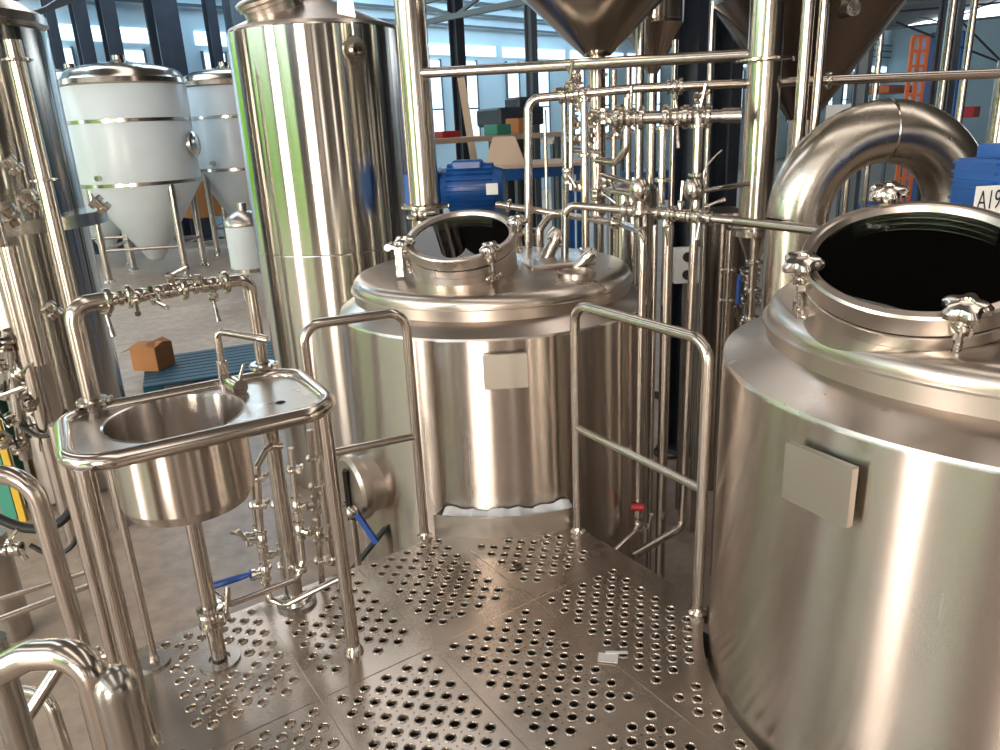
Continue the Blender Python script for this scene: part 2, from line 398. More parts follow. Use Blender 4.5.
hb2 = hedge(0, 0, 22, 7.0, 'tall green hedge outside the back opening'); hb2.rotation_euler.z = -PI / 2; hb2.location = H(-9, N1 + 8, G - .05)

# dark hall columns
def hcol(x, Y, wp, label, ytop=None, mat=DCOL, z1=None):
    d_ = ray(x, 40); p = W(x, 40, Y) if Y else V((0, 0, HE)) + d_ * (20.75 / d_.dot(nn)); w = wpx(wp, p); z1 = z1 if z1 else min(roofpt(p.dot(nn)) - .15, 7)
    m = MB(); R = RH
    for s in (-1, 1): m.box((p + nn * (s * w * .45)).xy.to_3d() + V((0, 0, (G + z1) / 2)), (w, w * .12, z1 - G), M=R)
    m.box(V((p.x, p.y, (G + z1) / 2)), (w * .1, w * .9, z1 - G), M=R)
    m.box(V((p.x, p.y, G + .02)), (w * 1.6, w * 1.6, .04), M=R)
    return solo('steel_column', m, mat, label, 'column')
GC = 'dark steel columns'
hcol(55, 0, 9, 'thin dark steel column left of the white fermenters')
hcol(84, 0, 13, 'dark steel column above the left shoulder of the nearest fermenter')
hcol(112, 0, 14, 'dark steel column above the domed top of the nearest fermenter')
hcol(166, 0, 24, 'widest dark steel column right of the nearest fermenter top')
hcol(214, 0, 10, 'dark steel column above the right-hand fermenter')
hcol(240, 0, 18, 'dark steel column beside the top of the tall polished tank', mat=GCOL)
hcol(457, 12.5, 11, 'dark column standing right of the big upright pipe')
hcol(531, 13, 9, 'slim grey column left of the large hopper cone', mat=GCOL)
hcol(866, 9, 12, 'brown-grey column behind the right end of the upper rail pipe', mat=GCOL)
hcol(948, 7.5, 18, 'dark column right of the blue and orange machine')
hcol(694, 5.6, 26, 'black column behind the valve manifold, left of its pair')
hcol(729, 5.8, 22, 'black column behind the valve manifold, right of its pair')
# roof trusses
def truss(p, q, label, h=.5, w=.07):
    p, q = V(p), V(q); m = MB(); up = V((0, 0, h)); m.beam(p, q, w, w); m.beam(p + up, q + up, w, w); k = max(2, int((q - p).length / 1.2))
    for i in range(k):
        a, c = p.lerp(q, i / k), p.lerp(q, (i + 1) / k); m.beam(a, c + up if i % 2 else c, w * .6, w * .6) if i % 2 else m.beam(a + up, c, w * .6, w * .6)
    return solo('roof_truss', m, GCOL, label, 'roof truss')
truss(W(-60, 48, 10), W(120, -18, 13), 'dark roof truss slanting across the top left corner', .25)
truss(W(330, 8, 15), W(240, 2, 19), 'short dark truss above the tall polished tank', .25)
truss(W(418, 24, 12.5), W(560, -6, 9), 'dark roof truss crossing above the window band in the middle', .28)
truss(W(880, 30, 20), W(1080, 8, 19), 'thin roof truss at the top right corner', .5, .06)
m = MB()
for (p, q) in (((896, 22, 15), (1010, 66, 15)), ((960, 20, 15), (1010, 70, 15)), ((890, 12, 16), (1010, 2, 16))): m.tube([W(*p), W(*q)], .02, seg=8)
solo('brace_rod', m, DCOL, 'thin dark cross-bracing rods before the pale wall at top right', 'bracing')

# ------------------------------------------------------------------ fermenters
def fermenter(x, Y, half, ytop, ylip, yband, yjoin, ytip, label, yfoot):
    c = W(x, (ylip + yjoin) / 2, Y); R = wpx(half, c); c.z = 0
    def z(y, f=0): return zat(V((c.x, c.y - f * R, 0)), y)
    zt, zl, zb, zj, zp = z(ytop), z(ylip, 1), z(yband, 1), z(yjoin, 1), z(ytip)
    t = thing('fermenter_tank', label, 'fermenter', (c.x, c.y, G), 'white wrapped fermenters on the far left')
    part('wrapped_body', MB().lathe([(R * .09, zp), (R * .13, zp + .02), (R * .985, zj - .06), (R, zj), (R, zl - .02), (R * .99, zl)], (c.x, c.y, 0), seg=56), FILM, t, 'white film-wrapped cylinder and cone')
    part('domed_top', MB().lathe([(R * 1.0, zl - .03), (R * 1.035, zl), (R * 1.02, zl + .09), (R * .96, zl + .15)] + [(R * .96 * math.cos(k * PI / 14), zl + .15 + max(.2, (zt - zl - .2)) * math.sin(k * PI / 14)) for k in range(1, 7)] + [(.12, max(zt, zl + .36)), (.12, max(zt, zl + .36) + .08), (0, max(zt, zl + .36) + .08)], (c.x, c.y, 0), seg=56), HOPST, t, 'dark steel domed top')
    for zz in (zb, zj): part('steel_band', MB().lathe([(R, zz - .035), (R * 1.012, zz - .03), (R * 1.012, zz + .03), (R, zz + .035)], (c.x, c.y, 0), seg=56), PIPE, t)
    zr = G + .62
    for k in range(4):
        a = PI / 4 + k * PI / 2 + .12; p = V((c.x + R * .93 * math.cos(a), c.y + R * .93 * math.sin(a), 0))
        lg = part('leg', MB().cyl(p + V((0, 0, G + .05)), p + V((0, 0, zj)), .07, seg=14), PIPE, t)
        part('foot', MB().cyl(p + V((0, 0, G)), p + V((0, 0, G + .05)), .11, .07, seg=14), FIT, lg)
    m = MB(); P = [V((c.x + R * .93 * math.cos(PI / 4 + k * PI / 2 + .12), c.y + R * .93 * math.sin(PI / 4 + k * PI / 2 + .12), zr)) for k in range(4)]
    for i in range(4): m.cyl(P[i], P[(i + 1) % 4], .035, seg=10)
    part('leg_brace', m, PIPE, t)
    for (az, zz) in ((-1.0 + .95, (zb + zj) / 2 + .1), (PI + .3, (zb + zj) / 2 - .3)):
        d = V((math.cos(az), math.sin(az), 0)); q = V((c.x, c.y, zz)) + d * R
        part('manway', MB().lathe([(.0, .12), (.2, .11), (.24, .08), (.24, .05), (.2, .045), (.2, -.05)], q, d, seg=24), FIT, t)
    q = V((c.x - .25 * R, c.y - R * .97, zj + .15)); part('sample_port', MB().cyl(q, q + V((-.02, -.09, 0)), .05, seg=12), FIT, t)
fermenter(133, 15.6, 57, 60, 82, 121, 186, 259, 'nearest white fermenter with dark dome, cone bottom and four legs', 285)
fermenter(84, 17.6, 45, 68, 84, 140, 182, 250, 'white fermenter half hidden at the left behind the nearest one', 280)
fermenter(233, 18.5, 42, 66, 84, 117, 170, 235, 'white fermenter behind, between the nearest one and the tall tank', 280)

# small white vessel
c = W(247, 240, 12.5); R = wpx(19, c)
zb, zt = zat(c, 270), zat(c, 224)
t = thing('small_vessel', 'small white wrapped vessel with steel dome left of the tall tank', 'vessel', (c.x, c.y, G))
part('wrapped_body', MB().lathe([(0, zb - .03), (R * .9, zb - .03), (R, zb + .03), (R, zt)], (c.x, c.y, 0), seg=32), FILM, t)
part('domed_top', MB().lathe([(R, zt - .02), (R * 1.04, zt), (R * 1.02, zt + .05), (R * .85, zt + .12), (R * .5, zt + .2), (.08, zt + .22), (.08, zt + .34), (0, zt + .34)], (c.x, c.y, 0), seg=32), DOME, t)
for k in range(3):
    a = .5 + k * 2.094; p = V((c.x + R * .8 * math.cos(a), c.y + R * .8 * math.sin(a), 0)); part('leg', MB().cyl(p + V((0, 0, G)), p + V((0, 0, zb)), .035, seg=10), PIPE, t)
part('band', MB().lathe([(R, zb), (R * 1.04, zb), (R * 1.04, zb + .06), (R, zb + .06)], (c.x, c.y, 0), seg=32), PIPE, t)

# ------------------------------------------------------------------ tall polished tank
c = W(323, 110, 5.6); TR = wpx(82, c); c.z = 0; zt = zat(V((c.x, c.y - TR, 0)), 22)
t = thing('tall_tank', 'tall polished steel tank behind the sink', 'tank', (c.x, c.y, G))
zs = zat(V((c.x, c.y - TR, 0)), 256)
part('tank_body', MB().lathe([(TR * .97, G), (TR, G + .02), (TR, zs - .006), (TR * .997, zs), (TR, zs + .006), (TR, zt - .01), (TR * .995, zt)], (c.x, c.y, 0), seg=96), TALL, t, smooth=12)
part('cone_top', MB().lathe([(TR * .985, zt), (TR * .97, zt + .02), (.14, zt + .2), (.14, zt + .25), (0, zt + .25)], (c.x, c.y, 0), seg=64), DOME, t)
mc = V((c.x - .2, c.y - .22, zt + .13)); ax = V((-.25, -.3, 1)).normalized()
o = part('manhole_neck', MB().lathe([(.19, -.09), (.19, .03), (.21, .035), (.21, .055)], mc, ax, seg=36), DOME, t)
part('manhole_lid', MB().lathe([(.215, .057), (.222, .065), (.222, .085), (.2, .095), (.1, .115), (0, .12)], mc, ax, seg=36), DOME, o)
q = oncyl(355, 50, c, TR); d = (q - V((c.x, c.y, q.z))).normalized()
o = part('side_port', MB().lathe([(.085, 0), (.08, .012), (.045, .014), (.04, .05), (.028, .05), (.026, .02), (0, .02)], q - d * .004, d, seg=32), FIT, t)
part('port_plug', MB().cyl(q, q + d * .07, .016, seg=12), BLACK, o)
a = math.atan2(d.y, d.x)
for (px, py, l_) in ((352, 14, 'lug'),):
    p = W(346, 12, c.y - TR * .7); part('lifting_lug', MB().poly([p + V((-.06, 0, -.07)), p + V((.06, 0, -.07)), p + V((.05, 0, .06)), p + V((0, 0, .1)), p + V((-.05, 0, .06))], V((0, .02, 0))), PIPED, t)
vx = V((c.x, c.y, 0)) + d * (TR + .001); sm = MB(); sm.tube([(vx.x, vx.y, q.z + .085), (vx.x, vx.y, zt)], .006, seg=8); part('weld_seam', sm, PIPE, t)

# big upright pipe right of the tall tank
t, p, r = vpipe(415, -60, 207, 4.5, 31, 'thick upright steel pipe in front of the tall tank', down=G)
part('clamp', clamp_mb((p.x, p.y, zat(p, 206)), (0, 0, 1), r, .03), FIT, t)
part('clamp', clamp_mb((p.x, p.y, zat(p, 216)), (0, 0, 1), r * .8, .03), FIT, t)
valve(t, (p.x - .02, p.y - .1, zat(p, 212)), (1, 0, 0), .03, (0, -1, .2))
BIGP = p.copy()

# ------------------------------------------------------------------ far-left vessel with its pipework
c = W(24, 300, 5.6); R = wpx(71, c); c.z = 0; zt = zat(c, 30)
t = thing('pipe_clad_vessel', 'mirror-polished vessel at the far left edge, hung with pipes and valves', 'tank', (c.x, c.y, G))
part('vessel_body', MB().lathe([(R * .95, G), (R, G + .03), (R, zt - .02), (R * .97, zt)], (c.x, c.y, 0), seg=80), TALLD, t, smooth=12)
part('domed_top', MB().lathe([(R * .97, zt), (R * 1.03, zt + .02), (R * 1.02, zt + .08), (R * .8, zt + .16), (R * .3, zt + .22), (0, zt + .23)], (c.x, c.y, 0), seg=64), DOME, t)
zz = zat(V((c.x, c.y - R, 0)), 232)
part('strap_band', MB().lathe([(R, zz - .045), (R + .14, zz - .045), (R + .14, zz + .045), (R, zz + .045)], (c.x, c.y, 0), seg=64), PIPED, t)
FLC, FLR = c.copy(), R
def vp(x, ya, yb, Y, w, label, mat=PIPE, cl=()):
    return vpipe(x, ya, yb, Y, w, label, mat, cl)
vpipe(42, 40, 300, 4.75, 15, 'steel pipe standing before the polished vessel at the far left', clamps=(60, 180), down=G)
vpipe(60, 60, 420, 4.8, 7, 'slim steel pipe just right of the thicker one on the far-left vessel', down=G)
vpipe(24, 246, 364, 4.6, 17, 'short wide pipe ending above the floor beside the far-left vessel')
vpipe(-6, 30, 420, 4.6, 16, 'upright pipe cut by the left edge of the picture', down=G)
vpipe(92, 300, 440, 4.75, 6, 'slim pipe on the right flank of the far-left vessel', down=G)
# cluster of valves and hoses at the vessel foot
t = thing('valve_cluster', 'jumble of small valves and fittings at the foot of the far-left vessel', 'valve manifold', W(25, 460, 4.9))
for i, (x, y) in enumerate(((5, 345), (22, 372), (8, 392), (30, 402), (12, 418), (34, 430), (20, 446), (2, 366), (42, 415), (2, 440))):
    p = W(x, y, 4.55 + .05 * (i % 3)); valve(t, p, V((random.uniform(-.4, .4), random.uniform(-.3, .3), random.choice((1, .2)))), .035, (random.uniform(-.5, .7), -1, random.uniform(-.2, .5)), PIPED if i % 2 else BLACK)
part('header_pipe', MB().tube([W(10, 330, 4.6), W(14, 380, 4.62), W(20, 420, 4.62), W(26, 458, 4.65)], .04, .1), PIPED, t)
part('branch_pipe', MB().tube([W(2, 395, 4.6), W(30, 385, 4.6), W(38, 400, 4.62), W(44, 450, 4.68)], .025, .06), PIPE, t)
part('hose', MB().tube([W(20, 425, 4.6), W(40, 438, 4.5), W(58, 432, 4.5), W(66, 410, 4.6)], .014, .15), BLACK, t)
for (x, y, s) in ((52, 310, .05), (30, 200, .06), (12, 165, .05), (8, 215, .07), (100, 205, .05)):
    p = W(x, y, 4.9); o = part('fitting', MB().lathe([(0, -s), (s, -s * .9), (s, -s * .3), (s * .6, -s * .2), (s * .6, s * .2), (s, s * .3), (s, s * .9), (0, s)], p, (random.uniform(-1, 1), -.5, 1), seg=14), FIT, t)
m = MB(); a, b_ = W(-9, 400, 4.9), W(9, 465, 5.0); m.beam(V((a.x, a.y, G)), V((a.x, a.y, a.z)), .05, .03); solo('floor_marker_post', m, YELLOW, 'narrow yellow upright strip low at the left edge', 'post')
m = MB(); a = W(-14, 400, 4.95); m.beam(V((a.x - .05, a.y, G)), V((a.x - .05, a.y, a.z)), .10, .03); solo('panel_strip', m, GREENP, 'narrow green upright strip at the left edge beside the yellow one', 'panel')

# pallet and cardboard box
pc = Z(215, 362, G + .14); m0 = Matrix.Rotation(math.radians(22), 3, 'Z')
t = thing('plastic_pallet', 'blue plastic pallet on the concrete floor behind the sink', 'pallet', (pc.x, pc.y, G))
m = MB(); L, D = 1.5, 1.2
def pb(x, y, z, sx, sy, sz, bev=.01): m.box(pc.xy.to_3d() + m0 @ V((x, y, 0)) + V((0, 0, G + z)), (sx, sy, sz), M=m0, bev=bev)
for i in range(9): pb(0, -D / 2 + .06 + i * (D - .12) / 8, .135, L, .115, .03)
part('top_deck', m, PALLET, t, smooth=0); m = MB()
for y in (-D / 2 + .06, 0, D / 2 - .06): pb(0, y, .012, L, .12, .024)
part('bottom_runner', m, PALLET, t, smooth=0)
for i in range(3):
    for j in range(3):
        m = MB(); pb((i - 1) * (L / 2 - .1), (j - 1) * (D / 2 - .06), .073, .2, .12, .098); part('block', m, PALLET, t, smooth=0)
bc = Z(155, 367, G + .15); s = wpx(30, bc)
t = thing('cardboard_box', 'small open brown cardboard box on the near corner of the blue pallet', 'box', (bc.x, bc.y, G + .15))
mb_ = Matrix.Rotation(math.radians(-12), 3, 'Z'); m = MB(); hs = .26; th = .008; wd = .31; bc.z = G + .152
for (x, y, sx, sy) in ((0, -wd / 2, wd, th), (0, wd / 2, wd, th), (-wd / 2, 0, th, wd), (wd / 2, 0, th, wd)): m.box(bc + mb_ @ V((x, y, hs / 2)), (sx, sy, hs), M=mb_)
m.box(bc + V((0, 0, .004)), (wd, wd, th), M=mb_); part('carton', m, CARD, t, smooth=0)
def flap(p0, p1, out, name='flap'):
    part(name, MB().poly([p0, p1, p1 + out, p0 + out], V((0, 0, .006))), CARD, t, smooth=0)
C4 = [bc + mb_ @ V((x * wd / 2, y * wd / 2, hs)) for (x, y) in ((-1, -1), (1, -1), (1, 1), (-1, 1))]
flap(C4[0], C4[3], mb_ @ V((-.13, 0, -.06))); flap(C4[0], C4[1], mb_ @ V((.01, .15, .04))); flap(C4[1], C4[2], mb_ @ V((-.1, 0, .05))); flap(C4[3], C4[2], mb_ @ V((0, -.13, .03)))

# ------------------------------------------------------------------ perforated platform
e1 = V((math.cos(math.radians(33.5)), math.sin(math.radians(33.5)), 0)); e2 = V((e1.y, -e1.x, 0)); O = V((.049, 2.212, 0))
def D2(u, v, z=0): p = O + e1 * u + e2 * v; return V((p.x, p.y, z))
T1, T2, RB, RB2 = V((-.015, 3.5, 0)), V((1.37, 1.84, 0)), .72, .76
U0, U1, V0, V1 = -1.19, .517, -.637, 1.45
S = .0363; HR = .0136
verts = []; edges = []; holes = []; dots = []
def loop(pts):
    i = len(verts); verts.extend([V((p.x, p.y)) for p in pts]); k = len(pts); edges.extend([(i + j, i + (j + 1) % k) for j in range(k)])
def inside(p, mg=0.0):
    q = p - O; u, v = q.dot(e1), q.dot(e2)
    if not (U0 + mg < u < U1 - mg and V0 + mg < v < V1 - mg): return False
    if (p - T1).length < RB + .055 + mg or (p - T2).length < RB2 + .018 + mg: return False
    return True
outer = [D2(U0, V0), D2(U1, V0), D2(U1, V1), D2(U0, V1)]
loop(outer)
for c_, r_ in ((T1, RB + .055), (T2, RB2 + .018)): loop([c_ + V((math.cos(2 * PI * i / 140), math.sin(2 * PI * i / 140), 0)) * r_ for i in range(140)])
flanges = [(Z(155, 662), .055), (Z(220, 660), .07), (Z(297, 603), .085), (Z(354, 651), .03), (Z(150, 738), .03), (Z(697, 614), .03), (Z(117, 666), .03)]
pu = [(-1.06, 9), (-.68, 9), (-.29, 9), (.115, 9)]; pv = [(-.605, 14), (0.0, 15), (.6, 15)]
for (u0, nu) in pu:
    for (v0, nv) in pv:
        for i in range(nu):
            for j in range(nv):
                p = D2(u0 + (i + .0) * S, v0 + j * S)
                if not inside(p, .03) or any((p - f).length < rr + .02 for f, rr in flanges): continue
                if (i + j) % 2 == 0: holes.append(p)
                elif inside(p, .04) and 0 < i < nu - 1 and 0 < j < nv - 1: dots.append(p)
HS = 12
for h in holes: loop([h + V((math.cos(2 * PI * i / HS), math.sin(2 * PI * i / HS), 0)) * .0186 for i in range(HS)])
for h in dots: loop([h + V((math.cos(2 * PI * i / 5), math.sin(2 * PI * i / 5), 0)) * .0028 for i in range(5)])
vo, eo, fo, ov, oe, of = geometry.delaunay_2d_cdt(verts, edges, [], 0, 1e-6)
vo = [V((p[0], p[1], 0)) for p in vo]
grid = {}
for h in holes + dots: grid.setdefault((int(h.x // .05), int(h.y // .05)), []).append((h, .0158 if h in holes else .0019))
hs_ = {}
grid = {}
for L_, rr in ((holes, .0182), (dots, .0024)):
    for h in L_: grid.setdefault((math.floor(h.x / .05), math.floor(h.y / .05)), []).append((h, rr))
m = MB(); m.v = [p.copy() for p in vo]
for f in fo:
    c_ = (vo[f[0]] + vo[f[1]] + vo[f[2]]) / 3
    if not inside(c_): continue
    gx, gy = math.floor(c_.x / .05), math.floor(c_.y / .05); bad = False
    for a in (-1, 0, 1):
        for b2 in (-1, 0, 1):
            for (h, rr) in grid.get((gx + a, gy + b2), ()):
                if (c_ - h).length < rr: bad = True
    if not bad: m.f.append(tuple(f))
for h in holes:
    prev = None
    for (r_, z_) in ((.0186, 0), (.0172, .003), (.0152, .0038), (HR, .0022), (HR, -.012)):
        cur = m.ring([h + V((math.cos(2 * PI * i / HS) * r_, math.sin(2 * PI * i / HS) * r_, z_)) for i in range(HS)])
        if prev: m.bridge(prev, cur)
        prev = cur
me = bpy.data.meshes.new('deck_plate'); me.from_pydata([tuple(p) for p in m.v], [], m.f)
bm = bmesh.new(); bm.from_mesh(me); bmesh.ops.remove_doubles(bm, verts=bm.verts, dist=2e-4); bmesh.ops.recalc_face_normals(bm, faces=bm.faces); bm.to_mesh(me); bm.free()
# keep only pieces joined to the plate
bm = bmesh.new(); bm.from_mesh(me); seen = set(); comps = []
for v0_ in bm.verts:
    if v0_ in seen: continue
    st = [v0_]; seen.add(v0_); cc = []
    while st:
        a_ = st.pop(); cc.append(a_)
        for e_ in a_.link_edges:
            o_ = e_.other_vert(a_)
            if o_ not in seen: seen.add(o_); st.append(o_)
    comps.append(cc)
comps.sort(key=len); bmesh.ops.delete(bm, geom=[v for cc in comps[:-1] for v in cc], context='VERTS'); bm.to_mesh(me); bm.free()
me.polygons.foreach_set('use_smooth', [True] * len(me.polygons)); me.set_sharp_from_angle(angle=math.radians(50)); me.materials.append(DECK)
plat = thing('perforated_platform', 'raised steel platform of round-hole anti-slip plates between the tanks', 'platform', (0, 0, 0))
o = bpy.data.objects.new('deck_plate', me); COL.objects.link(o); o.parent = plat
m = MB()
for a, b_ in ((D2(U0, V0), D2(.13, V0)), (D2(U1, -.31), D2(U1, .36)), (D2(U0, V0), D2(U0, V1))): m.beam(a + V((0, 0, -.035)), b_ + V((0, 0, -.035)), .012, .068)
part('edge_frame', m, PIPED, plat, smooth=0)
m = MB()
for u in (-.735, -.35, .065): m.tube([D2(u, V0 + (.02 if u < 0 else .17), 0.0005), D2(u, V1, 0.0005)], .0016, seg=8)
m.tube([D2(U0 + .02, -.04, .0005), D2(U1 - .1, -.04, .0005)], .0013, seg=8)
part('weld_seam', m, DECK, plat)
for (u, v) in ((U0 + .05, V0 + .05), (-.4, V0 + .05), (U0 + .05, .3), (.47, -.27), (.4, .2)):
    p = D2(u, v); part('support_post', MB().box(V((p.x, p.y, (G - .07) / 2)), (.06, .06, -G - .07), M=Matrix.Rotation(math.radians(33.5), 3, 'Z')), PIPED, plat, smooth=0)
# white tape scrap on the deck
MR_ = Matrix.Rotation(math.radians(33.5), 3, 'Z')
for (ua, ub, va, vb) in ((-.72, .1, -.6, 1.4), (.1, .5, -.3, .45)): part('hole_shade_sheet', MB().box(D2((ua + ub) / 2, (va + vb) / 2, -.10), (ub - ua, vb - va, .012), M=MR_), BLACK, plat, smooth=0)  # black sheets added below the deck to darken its holes
p = Z(608, 659); m = MB(); R_ = Matrix.Rotation(math.radians(-12), 3, 'Z')
m.box(p + V((0, 0, .004)), (.062, .04, .0035), M=R_); m.box(p + V((.03, .02, .0075)), (.07, .012, .002), M=Matrix.Rotation(math.radians(-5), 3, 'Z'))
solo('tape_scrap', m, TAPEW, 'small scrap of white tape lying on the perforated platform', 'tape', smooth=0)
p = Z(518, 567); solo('loose_washer', MB().lathe([(.008, .0035), (.019, .0035), (.019, .0065), (.008, .0065), (.008, .0035)], p, seg=20), DARKST, 'dark round washer lying on the platform before the middle tank', 'washer')

# ------------------------------------------------------------------ brew tanks
def brew_tank(c, label, mdir, lidc, knobs, plate_px, plate_face, R, dz, tilt, Rn, name='brewing_tank'):
    c = V((c.x, c.y, 0))
    t = thing(name, label, 'tank', (c.x, c.y, G))
    zb, zr, ze = .825 + dz, .885 + dz, .925 + dz; Rr = .645
    part('tank_body', MB().lathe([(R * .985, G), (R, G + .02), (R, zb - .006), (R * .998, zb - .002)], c, seg=128), TANK, t, smooth=8)
    part('shoulder', MB().lathe([(R * .999, zb - .002), (R * .995, zb + .006), (Rr + .012, zr - .012), (Rr, zr - .004), (Rr, ze - .008), (Rr + .012, ze - .006), (Rr + .012, ze + .002), (Rr, ze + .004)], c, seg=96), DOME, t, smooth=20)
    ax = (V((mdir[0], mdir[1], 0)).normalized() * math.sin(math.radians(tilt)) + V((0, 0, math.cos(math.radians(tilt)))))
    lidc = V(lidc)
    # dished head with the manhole opening cut out
    kn = .055; prof = [(Rr, ze - .004), (Rr, ze + .012)] + [(Rr - kn + kn * math.cos(k * PI / 20), ze + .014 + kn * .85 * math.sin(k * PI / 20)) for k in range(0, 10)]
    n_ = 56; rk, zk = prof[-1]
    for k in range(1, n_ + 1):
        rr = rk * (1 - k / n_); prof.append((max(rr, 0), zk + .055 * (1 - (rr / rk) ** 2)))
    hm = MB().lathe(prof, c, seg=220)
    keep = []
    for f in hm.f:
        q = sum((hm.v[i] for i in f), V()) / len(f) - lidc; h_ = q.dot(ax)
        if (q - ax * h_).length > Rn + .012 or h_ < -.45: keep.append(f)
    hm.f = keep
    part('dished_head', hm, DOME, t)
    Ro = Rn + .020
    nk = part('manhole_neck', MB().lathe([(Rn + .008, -.012), (Rn + .008, -.30), (Ro, -.30), (Ro, -.046), (Ro + .004, -.044), (Ro + .006, -.040), (Ro + .006, -.014), (Ro + .003, -.012), (Rn + .008, -.012)], lidc, ax, seg=96), DOME, t, smooth=20)
    lid = part('manhole_lid', MB().lathe([(Rn - .002, -.004), (Ro + .007, -.004), (Ro + .010, -.001), (Ro + .010, .038), (Ro + .006, .044), (Rn + .010, .046), (Rn + .005, .043), (Rn - .002, .030), (Rn - .002, -.004)], lidc, ax, seg=96), DOME, t, smooth=20)
    part('gasket', MB().lathe([(Rn + .009, -.012), (Ro + .001, -.012), (Ro + .001, -.004), (Rn + .009, -.004), (Rn + .009, -.012)], lidc, ax, seg=64), BLACK, lid)
    part('sight_glass', MB().lathe([(0, .022), (Rn - .0025, .022), (Rn - .0025, .030), (0, .030)], lidc, ax, seg=64), GLASS, lid)
    x = V((1, 0, 0)) - ax * ax.x; x.normalize(); y = ax.cross(x)
    for (kx, ky) in knobs:
        def kd(a): 
            q = lidc + (x * math.cos(a) + y * math.sin(a)) * (Rn + .036) - V((0, 0, HE)); return (CX + F * q.dot(RT) / q.dot(fw) - kx) ** 2 + (CY - F * q.dot(UP) / q.dot(fw) - ky) ** 2
        a = min((math.radians(k_) for k_ in range(360)), key=kd); d = x * math.cos(a) + y * math.sin(a); q = lidc + d * (Rn + .036)
        kb = star_knob(q + ax * .055, ax)
        kb.cyl(q - ax * .055, q + ax * .03, .0075, seg=10)
        for k in range(5): kb.cyl(q - ax * (.05 - k * .008), q - ax * (.047 - k * .008), .0095, seg=10)
        kb.cyl(q + ax * .024, q + ax * .034, .019, seg=14)
        k1 = part('clamp_knob', kb, FIT, lid)
        tt = ax.cross(d); yk = MB()
        for s in (-1, 1): yk.box(lidc + d * (Rn + .026) + tt * (s * .014) - ax * .058, (.045, .007, .03), M=Matrix((d, tt, ax)).transposed())
        yk.cyl(q - ax * .06 - tt * .03, q - ax * .06 + tt * .03, .006, seg=10); yk.sphere(q - ax * .06 - tt * .03, .009, 10); yk.sphere(q - ax * .06 + tt * .03, .009, 10)
        part('clamp_yoke', yk, FIT, nk)
        lg = MB()
        for s in (-1, 1): lg.box(lidc + d * (Rn + .036) + tt * (s * .015) + ax * .013, (.03, .008, .02), M=Matrix((d, tt, ax)).transposed(), bev=.002)
        part('lid_lug', lg, FIT, lid)
    # agitator shaft in the tank
    s0 = V((c.x + (lidc.x - c.x) * .55, c.y + (lidc.y - c.y) * .55, 0)); 
    part('agitator_shaft', MB().cyl(s0 + V((0, 0, -.5)), s0 + V((0, 0, ze + .08)), .014, seg=12), PIPE, t)
    # nameplate
    if plate_px:
        q = oncyl(plate_px[0], plate_px[1], c, R); d = V((q.x - c.x, q.y - c.y, 0)).normalized(); tt = V((-d.y, d.x, 0)); M_ = Matrix((tt, V((0, 0, 1)), d)).transposed()
        br = MB()
        for s in (-1, 1): br.box(q + d * .012 + tt * (s * .055), (.01, .10, .03), M=M_)
        b0 = part('plate_bracket', br, FIT, t, smooth=0)
        pl = MB(); w_, h_ = plate_face; qq = q + d * .034
        pl.box(qq, (w_, h_, .0025), M=M_); 
        for s in (-1, 1): pl.box(qq - d * .009 + tt * (s * (w_ / 2 - .001)), (.002, h_, .018), M=M_)
        for s in (-1, 1): pl.box(qq - d * .009 + V((0, 0, s * (h_ / 2 - .001))), (w_, .002, .018), M=M_)
        part('nameplate', pl, PLATE, t, 'blank satin steel plate', smooth=0)
    return t, lidc, ax
L1 = W(462, 243, 3.19); L2 = Z(917, 270, L1.z + .105); print('lids', L1, L2, (L2 - T2).xy.length)
t1o, _, AX1 = brew_tank(T1, 'middle steel brewing tank framed by the two handrails', (-.2, -1), L1, ((404, 258), (493, 266), (508, 238)), (505, 369), (.17, .138), RB, 0, 19, .205)
t2o, _, AX2 = brew_tank(T2, 'large steel brewing tank filling the right side, nearest the camera', (-.45, -.9), L2, ((797, 290), (958, 326), (886, 224)), (826, 480), (.17, .138), RB2, .135, 22, .218)
# hinge bracket on the left of the middle tank's lid
q = W(398, 246, 3.22); hb = MB(); hb.box(q, (.09, .07, .02), bev=.004); hb.box(q + V((0, 0, -.06)), (.03, .04, .14)); hb.cyl(q + V((-.04, -.04, .0)), q + V((-.04, .05, .0)), .014, seg=12)
part('lid_hinge', hb, FIT, t1o)
# inspection port set in the middle tank head at the right
for (x, y, Yv, rr) in ((590, 262, 3.35, .10),):
    q = W(x, y, Yv)
# kick plate round the tank front, with white wrap
def arc_plate(c, R, a0, a1, z0, z1, th=.005, n_=30):
    m = MB(); prev = None
    for i in range(n_ + 1):
        a = a0 + (a1 - a0) * i / n_; d = V((math.cos(a), math.sin(a), 0)); cur = m.ring([c + d * R + V((0, 0, z0)), c + d * R + V((0, 0, z1)), c + d * (R + th) + V((0, 0, z1)), c + d * (R + th) + V((0, 0, z0))])
        if prev: m.bridge(prev, cur)
        else: m.f.append(tuple(cur))
        prev = cur
    m.f.append(tuple(prev)); return m
pA, pB = Z(436, 533), Z(575, 523)
aA = math.atan2(pA.y - T1.y, pA.x - T1.x); aB = math.atan2(pB.y - T1.y, pB.x - T1.x)
m = arc_plate(T1, RB + .056, aA, aB, -.01, .092)
for a_ in (aA, aB):
    d = V((math.cos(a_), math.sin(a_), 0)); m.box(T1 + d * (RB + .03) + V((0, 0, .036)), (.052, .004, .092), rz=a_)
solo('kick_plate', m, KICK, 'curved steel kick plate at the foot of the middle tank', 'kick plate')
m = MB(); prev = None; n_ = 46
